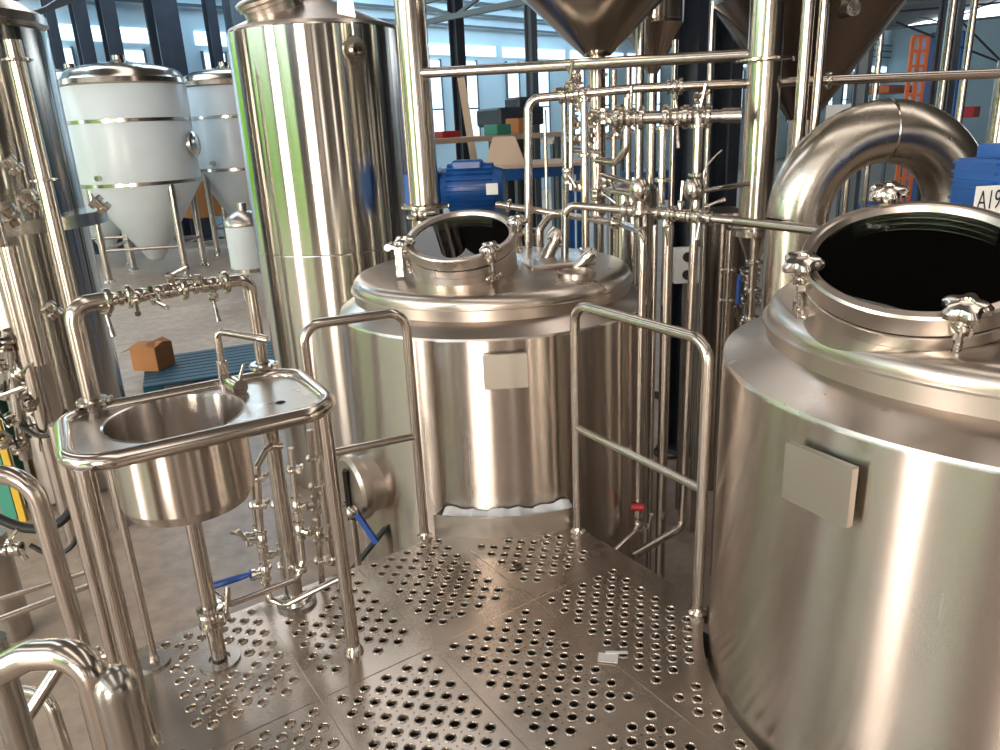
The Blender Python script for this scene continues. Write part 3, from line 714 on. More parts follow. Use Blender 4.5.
for i in range(n_ + 1):
    a_ = aA + .04 + (aB - aA - .06) * i / n_; d = V((math.cos(a_), math.sin(a_), 0)); hh = .092 + .010 * math.sin(i * .55) * math.sin(i * .23 + 1) + random.uniform(-.002, .003)
    cur = m.ring([T1 + d * (RB + .004) + V((0, 0, .03)), T1 + d * (RB + .008) + V((0, 0, hh + .012)), T1 + d * (RB + .03) + V((0, 0, hh)), T1 + d * (RB + .052) + V((0, 0, hh - .008)), T1 + d * (RB + .05) + V((0, 0, .03))])
    if prev: m.bridge(prev, cur)
    else: m.f.append(tuple(cur))
    prev = cur
m.f.append(tuple(prev)); solo('plastic_wrap', m, WRAP, 'crumpled white plastic wrap tucked behind the kick plate', 'wrapping')

# side manway of the middle tank with its strap and blue valve
q = oncyl(372, 482, T1, RB); d = V((q.x - T1.x, q.y - T1.y, 0)).normalized()
o = part('side_manway', MB().lathe([(.13, -.06), (.13, .05), (.145, .055), (.15, .07), (.15, .10), (.135, .115), (0, .12)], q, d, seg=40), DOME, t1o)
part('manway_arm', MB().beam(q + d * .12 + V((0, 0, .10)), q + d * .12 + V((0, 0, -.14)), .02, .045), BLACK, o)
tt = V((-d.y, d.x, 0)); part('manway_bolt', MB().cyl(q + d * .02 - tt * .0 + V((0, 0, -.06)), q + d * .20 + V((0, 0, -.06)), .012, seg=10), FIT, o)
p0 = W(352, 512, 2.95); m = MB(); 
t = thing('drain_valve', 'ball valve with blue lever at the left flank of the middle tank', 'valve', (p0.x, p0.y, G))
part('riser', MB().tube([(p0.x, p0.y, G), (p0.x, p0.y, p0.z - .03)], .016), PIPE, t); part('valve_body', MB().sphere(p0, .03), FIT, t)
part('lever', MB().beam(W(357, 514, 2.9), W(377, 543, 2.85), .012, .03), BLUEH, t, 'blue lever')
m = MB(); m.beam(W(392, 520, 3.02), W(348, 575, 3.0), .05, .012); o = part('strap', m, BLACK, o)

# handrails
def handrail(b0, b1, label, zt=.965, r=.0185, mid=.46, ext=None):
    b0, b1 = V(b0), V(b1); t = thing('handrail', label, 'handrail', (b0.x, b0.y, 0))
    up = V((0, 0, zt)); part('hoop', MB().tube([b0, b0 + up, b1 + up, b1], r, .07, seg=18), PIPE, t)
    part('mid_rail', MB().cyl(b0 + V((0, 0, mid)), b1 + V((0, 0, mid)), r * .85, seg=16), PIPE, t)
    for b in (b0, b1):
        part('post_base', MB().lathe([(r, .0), (r * 1.7, .0), (r * 1.7, .012), (r * 1.15, .02), (r, .03)], b, seg=18), FIT, t)
    return t
handrail(Z(697, 614), Z(578, 533), 'right handrail hoop between the middle tank and the right tank', mid=.47)
bl = Z(425, 538); tl = Z(302, 327, .96)
handrail(bl, (tl.x, tl.y, 0), 'left handrail hoop between the sink and the middle tank', mid=.46)

# ------------------------------------------------------------------ sink stand
zs = .85; sink = thing('sink_stand', 'steel wash-sink stand with round basin at the left edge of the platform', 'sink', (-.95, 2.0, 0))
fl, fr = Z(69, 470, zs), Z(338, 408, zs); br, bl_ = Z(271, 372, zs), Z(50, 424, zs)
sx = (fr - fl).normalized(); sy = V((-sx.y, sx.x, 0)); Lx = (fr - fl).length; Ly = ((br - fr).dot(sy) + (bl_ - fl).dot(sy)) / 2
print('sink', Lx, Ly, (br - fr).dot(sx), (bl_ - fl).dot(sx))
def SP(u, v, z): p = fl + sx * u + sy * v; return V((p.x, p.y, z))
rt = .024
part('rim_tube', MB().tube([SP(0, 0, zs), SP(Lx, 0, zs), SP(Lx, Ly, zs), SP(0, Ly, zs)], rt, .11, closed=True, seg=18), PIPE, sink)
bc = Z(176, 421, zs - .012); bR = wpx(65, bc)
# tray plate with the basin hole
vs = []; es = []
def lp(pts): 
    i = len(vs); vs.extend([V((p.x, p.y)) for p in pts]); k = len(pts); es.extend([(i + j, i + (j + 1) % k) for j in range(k)])
q_ = [SP(.0, .0, 0), SP(Lx, 0, 0), SP(Lx, Ly, 0), SP(0, Ly, 0)]; m_ = (q_[0] + q_[3]) / 2; lp(fillet([m_] + q_ + [m_], .11)[:-1]); lp(circpts(V((bc.x, bc.y, 0)), V((0, 0, 1)), bR, 64)); dc = Z(281, 407, zs - .01); lp(circpts(V((dc.x, dc.y, 0)), V((0, 0, 1)), .016, 20))
v2, _, f2, _, _, _ = geometry.delaunay_2d_cdt(vs, es, [], 0, 1e-6)
m = MB(); m.v = [V((p[0], p[1], zs + .004)) for p in v2]
for f in f2:
    q = sum((m.v[i] for i in f), V()) / 3; q.z = 0
    if not (-.001 < (q - V((fl.x, fl.y, 0))).dot(sx) < Lx + .001): continue
    if (q - V((bc.x, bc.y, 0))).length > bR * .995 and (q - V((dc.x, dc.y, 0))).length > .0155: m.f.append(tuple(f))
tray = part('tray', m, TRAY, sink)
hb_ = .25
part('basin', MB().lathe([(bR * 1.03, zs + .006), (bR, zs + .004), (bR * .985, zs - .01), (bR * .985, zs - hb_ + .03), (bR * .9, zs - hb_), (.03, zs - hb_ - .004), (.03, zs - hb_ - .02), (bR * .92, zs - hb_ - .012), (bR, zs - hb_ + .02), (bR, zs)], (bc.x, bc.y, 0), seg=72), TANK, sink, smooth=12)
part('drain_cup', MB().lathe([(.018, .005), (.016, .005), (.015, -.03), (0, -.03)], (dc.x, dc.y, zs), seg=20), TRAY, tray)
def leg(px, py, tp, r, parent=sink, fl_=None):
    b = Z(px, py); tq = V(tp); lg = part('leg', MB().cyl((b.x, b.y, 0), (b.x, b.y, tq.z), r, seg=18), PIPE, parent)
    part('leg_foot', MB().lathe([(r, 0), (r * 1.5, 0), (r * 1.4, .012), (r, .03)], b, seg=18), FIT, lg)
    if fl_: part('floor_flange', MB().lathe([(r * 1.3, .0), (fl_, .0), (fl_, .008), (r * 1.3, .008)], b, seg=28), PIPED, lg)
leg(354, 652, (0, 0, zs), .0215); leg(150, 742, (0, 0, zs), .0225); leg(117, 668, (0, 0, zs), .0225); leg(155, 662, (0, 0, zs), .012, fl_=.05)
b = Z(220, 660); part('drain_pipe', MB().cyl((b.x, b.y, 0), (b.x, b.y, zs - hb_), .024, seg=18), PIPE, sink)
part('floor_flange', MB().lathe([(.034, 0), (.065, 0), (.065, .008), (.034, .008), (.034, 0)], b, seg=32), PIPED, sink)
valve(sink, (b.x, b.y, .17), (0, 0, 1), .026, (.8, -.3, .2), hdir=(0, .3, 1))
b3 = Z(297, 603); t = thing('waste_pipe', 'thick upright waste pipe under the right end of the sink', 'pipe', (b3.x, b3.y, 0))
part('pipe_run', MB().cyl((b3.x, b3.y, 0), (b3.x, b3.y, zs - .02), .026, seg=20), PIPE, t); part('floor_collar', MB().lathe([(.03, 0), (.07, 0), (.07, .012), (.055, .016), (.05, .03), (.03, .034)], b3, seg=32), PIPED, t)
# spout manifold arch above the sink
pl_ = Z(95, 412, zs); pr_ = Z(264, 374, zs); zl = zat(pl_, 318); 
zl = .5 * (W(78, 303, pl_.y).z + W(240, 281, pr_.y).z)
sp = thing('tap_manifold', 'arched steel pipe with small valves standing over the sink', 'pipe', (pl_.x, pl_.y, zs))
part('arch_pipe', MB().tube([pl_, V((pl_.x, pl_.y, zl)), V((pl_.x, pl_.y, zl)).lerp(V((pr_.x, pr_.y, zl)), .2)], .0245, .09, seg=18), PIPE, sp)
part('arch_pipe', MB().tube([pr_, V((pr_.x, pr_.y, zl)), V((pl_.x, pl_.y, zl)).lerp(V((pr_.x, pr_.y, zl)), .84)], .019, .08, seg=18), PIPE, sp)
part('cross_pipe', MB().cyl(V((pl_.x, pl_.y, zl)).lerp(V((pr_.x, pr_.y, zl)), .18), V((pl_.x, pl_.y, zl)).lerp(V((pr_.x, pr_.y, zl)), .86), .0135, seg=16), PIPE, sp)
part('clamp', clamp_mb(pl_ + V((0, 0, .035)), (0, 0, 1), .025), FIT, sp); part('clamp', clamp_mb(pr_ + V((0, 0, .03)), (0, 0, 1), .025), FIT, sp)
A, B = V((pl_.x, pl_.y, zl)), V((pr_.x, pr_.y, zl)); dd = (B - A).normalized()
for (f, h, hd) in ((.20, (0, -.7, -.6), (.3, -.2, -1)), (.36, (.1, -1, -.15), (.6, -1, -.5)), (.47, (0, -1, -.4), (.8, -.5, -.1)), (.55, (0, -.3, 1), (1, 0, .2)), (.78, (0, -.6, -1), (.2, -.2, -1)), (.72, (0, -.8, .6), (-1, -.2, 0))):
    valve(sp, A.lerp(B, f), dd, .0145, h, hdir=hd, name='sampling_valve')
for f in (.19, .30, .60, .85): part('clamp', clamp_mb(A.lerp(B, f), dd, .019), FIT, sp)
# faucet
fb = Z(237, 392, zs); ft = thing('faucet', 'square-bend mixer tap on the sink deck beside the basin', 'tap', fb)
f0 = Z(226, 388, zs); part('spout', MB().tube([f0, V((f0.x, f0.y, zat(f0, 331))), W(262, 339, f0.y - .02)], .0115, .02), PIPE, ft)
part('tap_base', MB().cyl(f0, f0 + V((0, 0, .09)), .018, .016, seg=18), PIPE, ft); part('spout_tip', MB().cyl(W(258, 338, f0.y - .02), W(267, 340, f0.y - .02), .014, seg=14), FIT, ft)
body = Z(241, 391, zs); part('mixer_body', MB().cyl(body + V((-.03, .02, .022)), body + V((.012, -.03, .022)), .024, seg=20), FIT, ft)
part('tap_lever', MB().tube([body + V((0, -.01, .03)), body + V((.025, -.01, .09))], [.006, .005]), FIT, ft)
# pipework under the sink
def upipe(name, label, pts, r, bend=.03, vals=(), cl=(), mat=PIPE):
    P = [V(p) for p in pts]; t = thing(name, label, 'pipe', min(P, key=lambda q: q.z)); part('pipe_run', MB().tube(P, r, bend), mat, t)
    for (i, f) in cl: part('clamp', clamp_mb(P[i].lerp(P[i + 1], f), P[i + 1] - P[i], r), FIT, t)
    for (i, f, h, hd, hm) in vals: valve(t, P[i].lerp(P[i + 1], f), P[i + 1] - P[i], r, h, hm, hd)
    return t
Ya = b3.y
upipe('supply_pipe', 'thin pipe looping up under the sink with a blue-handled valve', [W(342, 577, Ya - .12), W(285, 605, Ya - .15), W(268, 598, Ya - .12), W(260, 520, Ya - .1), W(257, 466, Ya - .1), W(268, 446, Ya - .08), W(282, 446, Ya - .05)], .011, .03, cl=((3, .3), (3, .8)),
      vals=((2, .35, (-1, -.3, 0), (-1, -.1, -.25), BLUEH), (2, .75, (-1, -.5, .1), (-.3, 0, 1), FIT)))
upipe('supply_pipe', 'thin pipe crossing low from the basin drain to the waste pipe', [Z(212, 592, .16), W(228, 605, Ya - .2), W(298, 578, Ya - .1), W(303, 560, Ya - .08), W(296, 500, Ya - .06), W(291, 448, Ya - .05)], .011, .03, cl=((0, .7), (2, .5), (4, .6)),
      vals=((3, .5, (1, -.4, 0), (.2, 0, 1), FIT), (3, .9, (1, -.5, .2), (.5, -.5, .5), FIT)))
upipe('supply_pipe', 'thin upright pipe behind the waste pipe under the sink', [W(322, 585, Ya + .1), W(316, 500, Ya + .1), W(310, 430, Ya + .1)], .012, .0, cl=((0, .3), (1, .2), (1, .6)), vals=((0, .6, (1, -.5, 0), (0, 0, 1), FIT), (0, .95, (-1, -.5, 0), (0, -.3, 1), FIT)))
upipe('supply_pipe', 'thin upright pipe under the sink just left of the waste pipe', [W(286, 600, Ya + .02), W(279, 530, Ya + .02), W(270, 442, Ya + .02)], .010, .0, cl=((0, .5), (1, .3)), vals=((0, .7, (-1, -.6, 0), (0, 0, 1), FIT),))
upipe('supply_pipe', 'thin black-clamped pipe at the left of the under-sink pipework', [W(268, 600, Ya + .08), W(258, 540, Ya + .08), W(250, 470, Ya + .1), W(246, 440, Ya + .1)], .009, .0, cl=((0, .5), (1, .5), (1, .9)), vals=((1, .1, (-1, -.6, 0), (-.4, 0, .3), FIT), (0, .4, (-1, -.3, .2), (-1, 0, .1), FIT)))

# ------------------------------------------------------------------ stair rails and pipes at the lower left
def free(name, label, pts, r, bend, mat=PIPE, cat='handrail', extra=None):
    P = [V(p) if isinstance(p, Vector) else W(*p) for p in pts]; b = min(P, key=lambda q: q.z); t = thing(name, label, cat, b); part('tube', MB().tube(P, r, bend, seg=20), mat, t); return t, P
a1 = W(48, 497, 2.1)
free('stair_rail', 'stair rail hoop at the left edge, bending down beside the sink', [W(-60, 468, 2.1), W(32, 478, 2.1), V((a1.x, a1.y, G))], .029, .10)
a2 = W(108, 690, 1.42)
a3 = W(88, 660, 1.22); 
free('stair_rail', 'thick bent stair rail in the lower left corner', [W(-40, 690, 1.25), W(30, 655, 1.25), V((a3.x, a3.y, W(88, 652, 1.22).z)), V((a3.x, a3.y, G))], .031, .09)
c4 = W(125, 700, 1.22); zt_ = W(115, 668, 1.22).z
m = MB().lathe([(0, zt_), (.008, zt_ - .0005), (.017, zt_ - .004), (.025, zt_ - .009), (.032, zt_ - .017), (.037, zt_ - .026), (.040, zt_ - .035), (.0415, zt_ - .044), (.042, zt_ - .056), (.042, G)], (c4.x - .012, c4.y, 0), seg=28); solo('rail_post', m, PIPED, 'round-topped thick post standing in front of the bent lower-left rail', 'post')
c5 = W(8, 700, 1.3); m = MB().cyl((c5.x, c5.y, G), (c5.x, c5.y, W(-8, 640, 1.3).z), .030, seg=24); solo('rail_post', m, PIPED, 'thick dark post cut by the lower left corner of the picture', 'post')
c6 = Z(17, 634, G); m = MB().cyl((c6.x, c6.y, G), (c6.x, c6.y, G + .9), .07, seg=24); m = MB().cyl((c6.x, c6.y, G), (c6.x, c6.y, zat(c6, 535)), wpx(15, c6), seg=24); solo('floor_post', m, PIPED, 'short stout post standing on the concrete at the left edge', 'post')
free('floor_pipe', 'thin pipe running low along the floor left of the sink, upper of two', [W(-20, 606, 2.6), W(95, 569, 2.8)], .012, 0, PIPE, 'pipe')
free('floor_pipe', 'thin pipe running low along the floor left of the sink, lower of two', [W(-20, 627, 2.5), W(95, 583, 2.7)], .014, 0, PIPE, 'pipe')
free('diagonal_brace', 'slanting steel brace behind the bent lower-left rail', [W(15, 735, 1.5), W(70, 650, 1.6)], .017, 0, PIPE, 'brace')
g = W(66, 720, 1.6); free('small_hoop', 'small bent pipe hoop at the bottom left under the slanting brace', [W(20, 690, 1.7), W(48, 695, 1.65), V((g.x, g.y, -.6))], .016, .05, PIPE, 'pipe')
free('rubber_hose', 'dark hose curving over the floor behind the left stair rail', [W(-20, 510, 3.4), W(20, 528, 3.4), W(55, 530, 3.4), W(80, 500, 3.5), W(86, 470, 3.7)], .024, .25, BLACK, 'hose')
free('rubber_hose', 'thin dark hose looping beside the left leg of the sink', [W(30, 545, 3.2), W(50, 556, 3.2), W(72, 550, 3.2), W(84, 520, 3.3), W(80, 480, 3.5)], .012, .2, BLACK, 'hose')
t, P_ = free('drain_fitting', 'small bright valve fitting seen through the left stair rail', [W(2, 552, 3.0), W(18, 548, 3.0), W(26, 560, 3.0)], .014, .03, PIPE, 'valve')
valve(t, W(14, 549, 3.0), (1, 0, 0), .02, (0, -.4, 1), hdir=(1, 0, .8))
t = thing('drain_valve', 'small drain fitting at the foot of the left sink legs', 'valve', Z(100, 662, -.02)); q = Z(102, 656, .02)
part('valve_body', MB().lathe([(0, -.03), (.02, -.03), (.02, -.01), (.012, -.008), (.012, .008), (.02, .01), (.02, .03), (0, .03)], q, (1, .3, .2), seg=16), FIT, t); part('stem', MB().cyl(q, q + V((-.01, 0, .035)), .007, seg=10), FIT, t)

# ------------------------------------------------------------------ hoppers
def hopper(x, Y, ytop, ytip, half, tip, label, up=.9, mat=DARKST):
    c = W(x, (ytop + ytip) / 2, Y); z0, z1 = zat(c, ytip), zat(V((c.x, c.y, 0)), ytop); R = wpx(half, c); r = wpx(tip, c)
    t = thing('hopper', label, 'hopper', (c.x, c.y, z0))
    part('hopper_cone', MB().lathe([(r, z0), (R, z1), (R, z1 + .02)], (c.x, c.y, 0), seg=72), mat, t, smooth=12)
    part('hopper_cylinder', MB().lathe([(R, z1 + .02), (R * 1.01, z1 + .03), (R * 1.01, z1 + up), (R * .2, z1 + up + .1)], (c.x, c.y, 0), seg=72), TALL, t)
    return t, c, z0, r
h1, hc, hz, hr = hopper(597, 4.3, -22, 56, 90, 14, 'largest hopper cone above the middle tank, cut by the top edge', mat=HOPST)
part('outlet_pipe', MB().cyl((hc.x, hc.y, zat(hc, 215)), (hc.x, hc.y, hz + .01), wpx(8.5, hc), seg=20), PIPE, h1)
part('clamp', clamp_mb((hc.x, hc.y, hz - .03), (0, 0, 1), hr * .8, .03), FIT, h1)
h2, hc2, hz2, hr2 = hopper(653, 5.4, 25, 74, 30, 5, 'small hopper cone half hidden behind the right flank of the largest one', mat=HOPST)
part('outlet_pipe', MB().cyl((hc2.x, hc2.y, G), (hc2.x, hc2.y, hz2 + .01), wpx(5, hc2), seg=16), PIPE, h2)
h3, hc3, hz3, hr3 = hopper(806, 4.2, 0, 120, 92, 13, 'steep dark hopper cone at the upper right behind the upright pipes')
part('outlet_pipe', MB().cyl((hc3.x, hc3.y, G), (hc3.x, hc3.y, hz3 + .01), wpx(13, hc3), seg=20), PIPED, h3)
q = W(838, 12, 3.85); part('port', MB().cyl(q, q + V((.02, -.12, 0)), .035, seg=16), FIT, h3)

# ------------------------------------------------------------------ horizontal rail pipes and manifold
route('rail_pipe', 'thick horizontal pipe crossing under the large hopper, upper of the two', [V((BIGP.x, BIGP.y - .03, zat(BIGP, 74))), W(748, 55, 3.75)], 12, 0)
def headz(p):
    rk = .645 - .055 + .055 * math.cos(9 * PI / 20); d = (V((p.x, p.y, 0)) - T1).length; zk = .925 + .014 + .055 * .85 * math.sin(9 * PI / 20)
    return zk + .055 * (1 - min(1, d / rk) ** 2)
def tohead(x, y, Y, e=.005): p = W(x, y, Y); return V((p.x, p.y, headz(p) - e))
tH, PH, rH = route('rail_pipe', 'long horizontal pipe from the inverted bend across to the right edge, lower of the two', [tohead(528, 226, 3.75), W(528, 99, 3.75), W(640, 88, 3.65), W(1080, 70, 3.35)], 9, .06, clamps=((1, .4), (1, .3), (2, .1), (2, .45)))
for (f, h, hd) in ((.38, (0, 0, 1), (.2, -.3, 1)), (.5, (0, -.5, -1), (.2, -.2, -1))): valve(tH, PH[1].lerp(PH[2], f), PH[2] - PH[1], rH, h, hdir=hd)
valve(tH, PH[2].lerp(PH[3], .085), PH[3] - PH[2], rH, (0, -.4, -1), hdir=(.2, -.1, -1)); 
# main loop from the middle tank to the right tank
tL, PL, rL = route('transfer_pipe', 'bent pipe rising from the middle tank and crossing to the right tank', [tohead(565, 275, 3.35), W(565, 205, 3.35), W(640, 211, 3.2), W(735, 221, 2.9), W(822, 231, 2.55), W(842, 250, 2.5)], 9, .05, clamps=((1, .8), (1, .95), (2, .35), (2, .65)))
for (i, f, h, hd) in ((1, .9, (0, 0, 1), (.1, 0, 1)), (2, .02, (0, -1, .2), (0, -.3, -1)), (2, .28, (0, -.4, -1), (.2, 0, -1)), (2, .45, (0, 0, 1), (.1, 0, 1)), (2, .62, (0, -1, -.2), (-.2, 0, -1)), (2, .7, (0, -.5, 1), (1, 0, .2))): valve(tL, PL[i].lerp(PL[i + 1], f), PL[i + 1] - PL[i], rL, h, hdir=hd)
for x in (640, 694):
    q = W(x, 190, 3.15); part('check_ball', MB().lathe([(0, .05), (.03, .042), (.042, .02), (.042, -.015), (.03, -.035), (.016, -.045), (.016, -.08), (.03, -.08), (.03, -.095), (0, -.095)], q, seg=20), FIT, tL)
# second loop, behind
t, P_, r_ = route('return_pipe', 'pipe running behind the middle tank lid then dropping beside the tank with a red valve', [W(496, 204, 3.9), W(560, 214, 3.85), W(622, 224, 3.4), W(643, 232, 3.02), W(640, 380, 3.02), W(638, 528, 3.02), W(614, 552, 2.9)], 8, .05, clamps=((0, .2), (1, .1), (1, .9)))
q = W(638, 508, 3.01); part('valve_body', MB().cyl(q + V((0, 0, -.04)), q + V((0, 0, .04)), .022, seg=14), FIT, t); part('valve_cap', MB().cyl(q + V((-.035, -.02, .02)), q + V((.02, -.03, .02)), .018, seg=12), RED, t, 'red valve cap')
valve(t, W(638, 524, 3.02), (0, 0, 1), .014, (1, -.4, 0), hdir=(0, 0, 1))
route('drop_pipe', 'upright pipe dropping from the manifold, right of the red-valved pipe', [W(668, 225, 3.15), V((W(668, 225, 3.15).x, W(668, 225, 3.15).y, G))], 9.5, 0)
route('drop_pipe', 'slim upright pipe close behind the thicker manifold drop pipe', [W(655, 225, 3.35), V((W(655, 225, 3.35).x, W(655, 225, 3.35).y, G))], 5, 0)
t, P_, r_ = route('drop_pipe', 'manifold drop pipe that turns left near the floor beside the platform', [W(696, 200, 3.1), W(690, 330, 3.1), W(682, 527, 3.1), W(632, 556, 2.95)], 8, .05)
# verticals above the manifold
def vp2(x, ya, yb, Y, w, label, cl=(), mat=PIPE, down=None): return vpipe(x, ya, yb, Y, w, label, mat, cl, down=down)
vp2(585, 96, 272, 3.5, 8, 'slim upright pipe just left of the hopper outlet, standing on the middle tank', (100, 155, 250), down=tohead(585, 184, 3.5).z)
vp2(600, 60, 235, 4.4, 7, 'slim upright pipe just right of the hopper outlet', (75, 135, 190), down=G)
vp2(546, 110, 215, 4.4, 3.5, 'very thin upright rod left of the hopper outlet pipe')
vp2(662, 125, 205, 3.4, 7.5, 'upright pipe between manifold valves, left of the black columns', (128, 180))
vp2(697, 118, 200, 3.35, 9, 'upright pipe between manifold valves, in front of the black columns', (126, 175))
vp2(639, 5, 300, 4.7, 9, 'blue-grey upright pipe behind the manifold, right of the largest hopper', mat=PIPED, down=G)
vp2(628, 60, 300, 4.9, 6, 'slim upright pipe behind the manifold, left of the blue-grey pipe', down=G)
vp2(614, 70, 300, 5.0, 5, 'slim upright pipe far behind the hopper outlet', down=G)
vp2(672, 40, 300, 4.9, 6, 'upright pipe behind the manifold, left of the black columns', down=G)
vp2(711, -20, 120, 4.3, 6, 'upright pipe passing between the two black columns', mat=PIPED, down=G)
vp2(566, 100, 300, 5.2, 6, 'upright pipe standing behind the middle tank left of the hopper outlet', down=G)
t, p, r = vpipe(763, -60, 236, 3.55, 34, 'thickest upright pipe right of the black columns', clamps=(60, 225))
part('reducer', MB().lathe([(r, 0), (r * .35, -.12), (r * .35, -.2)], (p.x, p.y, zat(p, 236)), seg=28), PIPE, t)
part('flange', MB().lathe([(r, -.012), (r * 1.3, -.012), (r * 1.3, .012), (r, .012)], (p.x, p.y, zat(p, 232)), seg=28), FIT, t)
part('lower_run', MB().cyl((p.x, p.y, G), (p.x, p.y, zat(p, 262)), r * .34, seg=18), PIPE, t)
valve(t, (p.x - .01, p.y, zat(p, 275)), (0, 0, 1), r * .4, (-1, -.5, 0), BLUEH, (0, -.2, -1)); valve(t, (p.x, p.y, zat(p, 300)), (0, 0, 1), r * .4, (1, -.5, 0), hdir=(.4, 0, 1)); valve(t, (p.x, p.y, zat(p, 322)), (0, 0, 1), r * .36, (-1, -.5, 0), hdir=(-.2, 0, 1))
vp2(800, -60, 300, 3.28, 12, 'upright pipe right of the thickest one, before the dark hopper', down=G)
vp2(815, -60, 300, 3.3, 9, 'slim upright pipe before the dark hopper, right of its neighbour', down=G)
vp2(752, 240, 330, 3.3, 8, 'short upright pipe with clamps under the manifold beside the right tank', (262, 290, 318), down=-.4)
vp2(728, 230, 320, 3.8, 8, 'upright pipe below the manifold left of the thickest pipe', (270, 300), down=G)
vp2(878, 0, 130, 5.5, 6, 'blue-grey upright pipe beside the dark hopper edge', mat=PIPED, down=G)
vp2(962, 0, 190, 4.6, 7, 'slim upright pipe at the right before the far windows', down=G)
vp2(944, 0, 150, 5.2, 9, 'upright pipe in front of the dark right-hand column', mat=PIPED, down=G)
vp2(995, 60, 250, 4.3, 20, 'thick upright pipe at the right edge above the blue motor', down=G)
vp2(845, 170, 230, 4.2, 6, 'slim pipe seen through the large pipe bend', down=G)
# valve manifold bar behind
q0, q1 = W(612, 118, 3.55), W(722, 116, 3.4); t = thing('valve_manifold', 'dark horizontal row of valves below the lower rail pipe, before the black columns', 'valve manifold', q0)
part('header_pipe', MB().cyl(q0, q1, .028, seg=18), PIPED, t)
for f in (.05, .28, .5, .68, .88): part('clamp', clamp_mb(q0.lerp(q1, f), q1 - q0, .03, .026), FIT, t)
for f, hd in ((.16, (0, 0, 1)), (.58, (0, -.3, -1)), (.78, (.2, 0, 1))): valve(t, q0.lerp(q1, f), q1 - q0, .026, (0, -.8, .5 if hd[2] > 0 else -.6), hdir=hd)
part('end_cap', MB().cyl(q1, q1 + (q1 - q0).normalized() * .08, .034, seg=18), PIPED, t)
# inner bend
route('swan_neck', 'pipe bending left into the hopper outlet below the valve row', [W(627, 98, 3.6), W(626, 150, 3.6), W(615, 163, 3.65), W(597, 160, 3.8)], 8, .06, clamps=((0, .3),))
t = thing('valve_cluster', 'crowd of small clamped valves around the hopper outlet', 'valve manifold', W(580, 200, 3.6))
for i, (x, y) in enumerate(((572, 88), (580, 104), (573, 122), (590, 118), (604, 116), (616, 128), (573, 140), (588, 138), (568, 176), (580, 186), (605, 180), (596, 196), (612, 120), (700, 100), (576, 78))):
    valve(t, W(x, y, 3.7 + .04 * (i % 4)), V((random.uniform(-.2, .2), 0, 1)) if i % 3 else V((1, 0, 0)), .018, (random.uniform(-.8, .8), -1, random.uniform(-.3, .6)), hdir=(random.uniform(-.6, .6), -.2, random.uniform(-1, 1)))
for (pa, pb_) in (((571, 80, 3.75), (571, 190, 3.75)), ((590, 110, 3.72), (640, 122, 3.65)), ((568, 150, 3.8), (600, 152, 3.8)), ((604, 175, 3.75), (640, 186, 3.5)), ((604, 190, 3.7), (640, 196, 3.5))):
    part('link_pipe', MB().cyl(W(*pa), W(*pb_), .012, seg=12), PIPE, t)
route('instrument_tube', 'thin curved tube looping right of the check valves', [W(706, 190, 3.3), W(702, 172, 3.3), W(716, 155, 3.3), W(722, 150, 3.3)], 2, .08)
route('flexible_pipe', 'pale pipe running from the right check valve towards the thickest pipe', [W(700, 192, 3.2), W(720, 188, 3.2), W(748, 184, 3.3)], 5, .05, mat=PIPED)
# fittings on the middle tank head
def onhead(x, y):
    z = 1.02
    for _ in range(8):
        p = Z(x, y, z); z = headz(p)
    return V((p.x, p.y, z))
t = thing('tank_head_fitting', 'angled steel nozzles on the right of the middle tank lid', 'fitting', onhead(560, 262))
def stub(x, y, d, L_, r, nm='nozzle'):
    q = onhead(x, y) - V((0, 0, .01)); d = V(d).normalized(); part(nm, MB().lathe([(r, 0), (r, L_ * .6), (r * 1.4, L_ * .62), (r * 1.5, L_ * .8), (r * 1.3, L_), (0, L_)], q, d, seg=18), FIT, t)
q = onhead(556, 263); part('manifold_plate', MB().box(q + V((0, 0, .002)), (.30, .19, .022), rz=.3, bev=.006), DOME, t)
stub(545, 258, (.45, .1, .85), .15, .032); stub(574, 268, (.7, -.1, .7), .11, .02); stub(530, 243, (0, 0, 1), .09, .03)
q = onhead(576, 274); part('port_ring', MB().lathe([(.07, -.02), (.085, -.02), (.085, .012), (.07, .016), (.068, -.02)], q, (0, 0, 1), seg=32), DOME, t)
q = onhead(540, 247); part('nozzle', MB().tube([q - V((0, 0, .01)), q + V((.0, 0, .09)), q + V((.06, .02, .16)), q + V((.12, .03, .16))], .02, .06), PIPE, t)
# large return bend
tb = thing('large_pipe_bend', 'very large satin U-shaped pipe bend behind the right tank', 'pipe', (W(797, 300, 2.95).x, 2.95, G))
pc_ = W(876, 214, 2.95); Rb, rb = wpx(79, pc_), wpx(29.5, pc_); tilt = .0
segs = [pc_ + V((-math.cos(k * PI / 24) * Rb, -.0, math.sin(k * PI / 24) * Rb)) for k in range(25)]
for (i0, i1) in ((0, 12), (12, 24)): part('elbow', MB().tube(segs[i0:i1 + 1], rb, seg=40, caps=False), ELBOW, tb)
part('leg_run', MB().cyl(V((segs[0].x, segs[0].y, G)), segs[0], rb, seg=40), ELBOW, tb); part('leg_run', MB().cyl(V((segs[-1].x, segs[-1].y, G)), segs[-1], rb, seg=40), ELBOW, tb)
part('weld_seam', MB().lathe([(rb, -.004), (rb + .002, 0), (rb, .004)], segs[12], (1, 0, 0), seg=40), PIPE, tb)

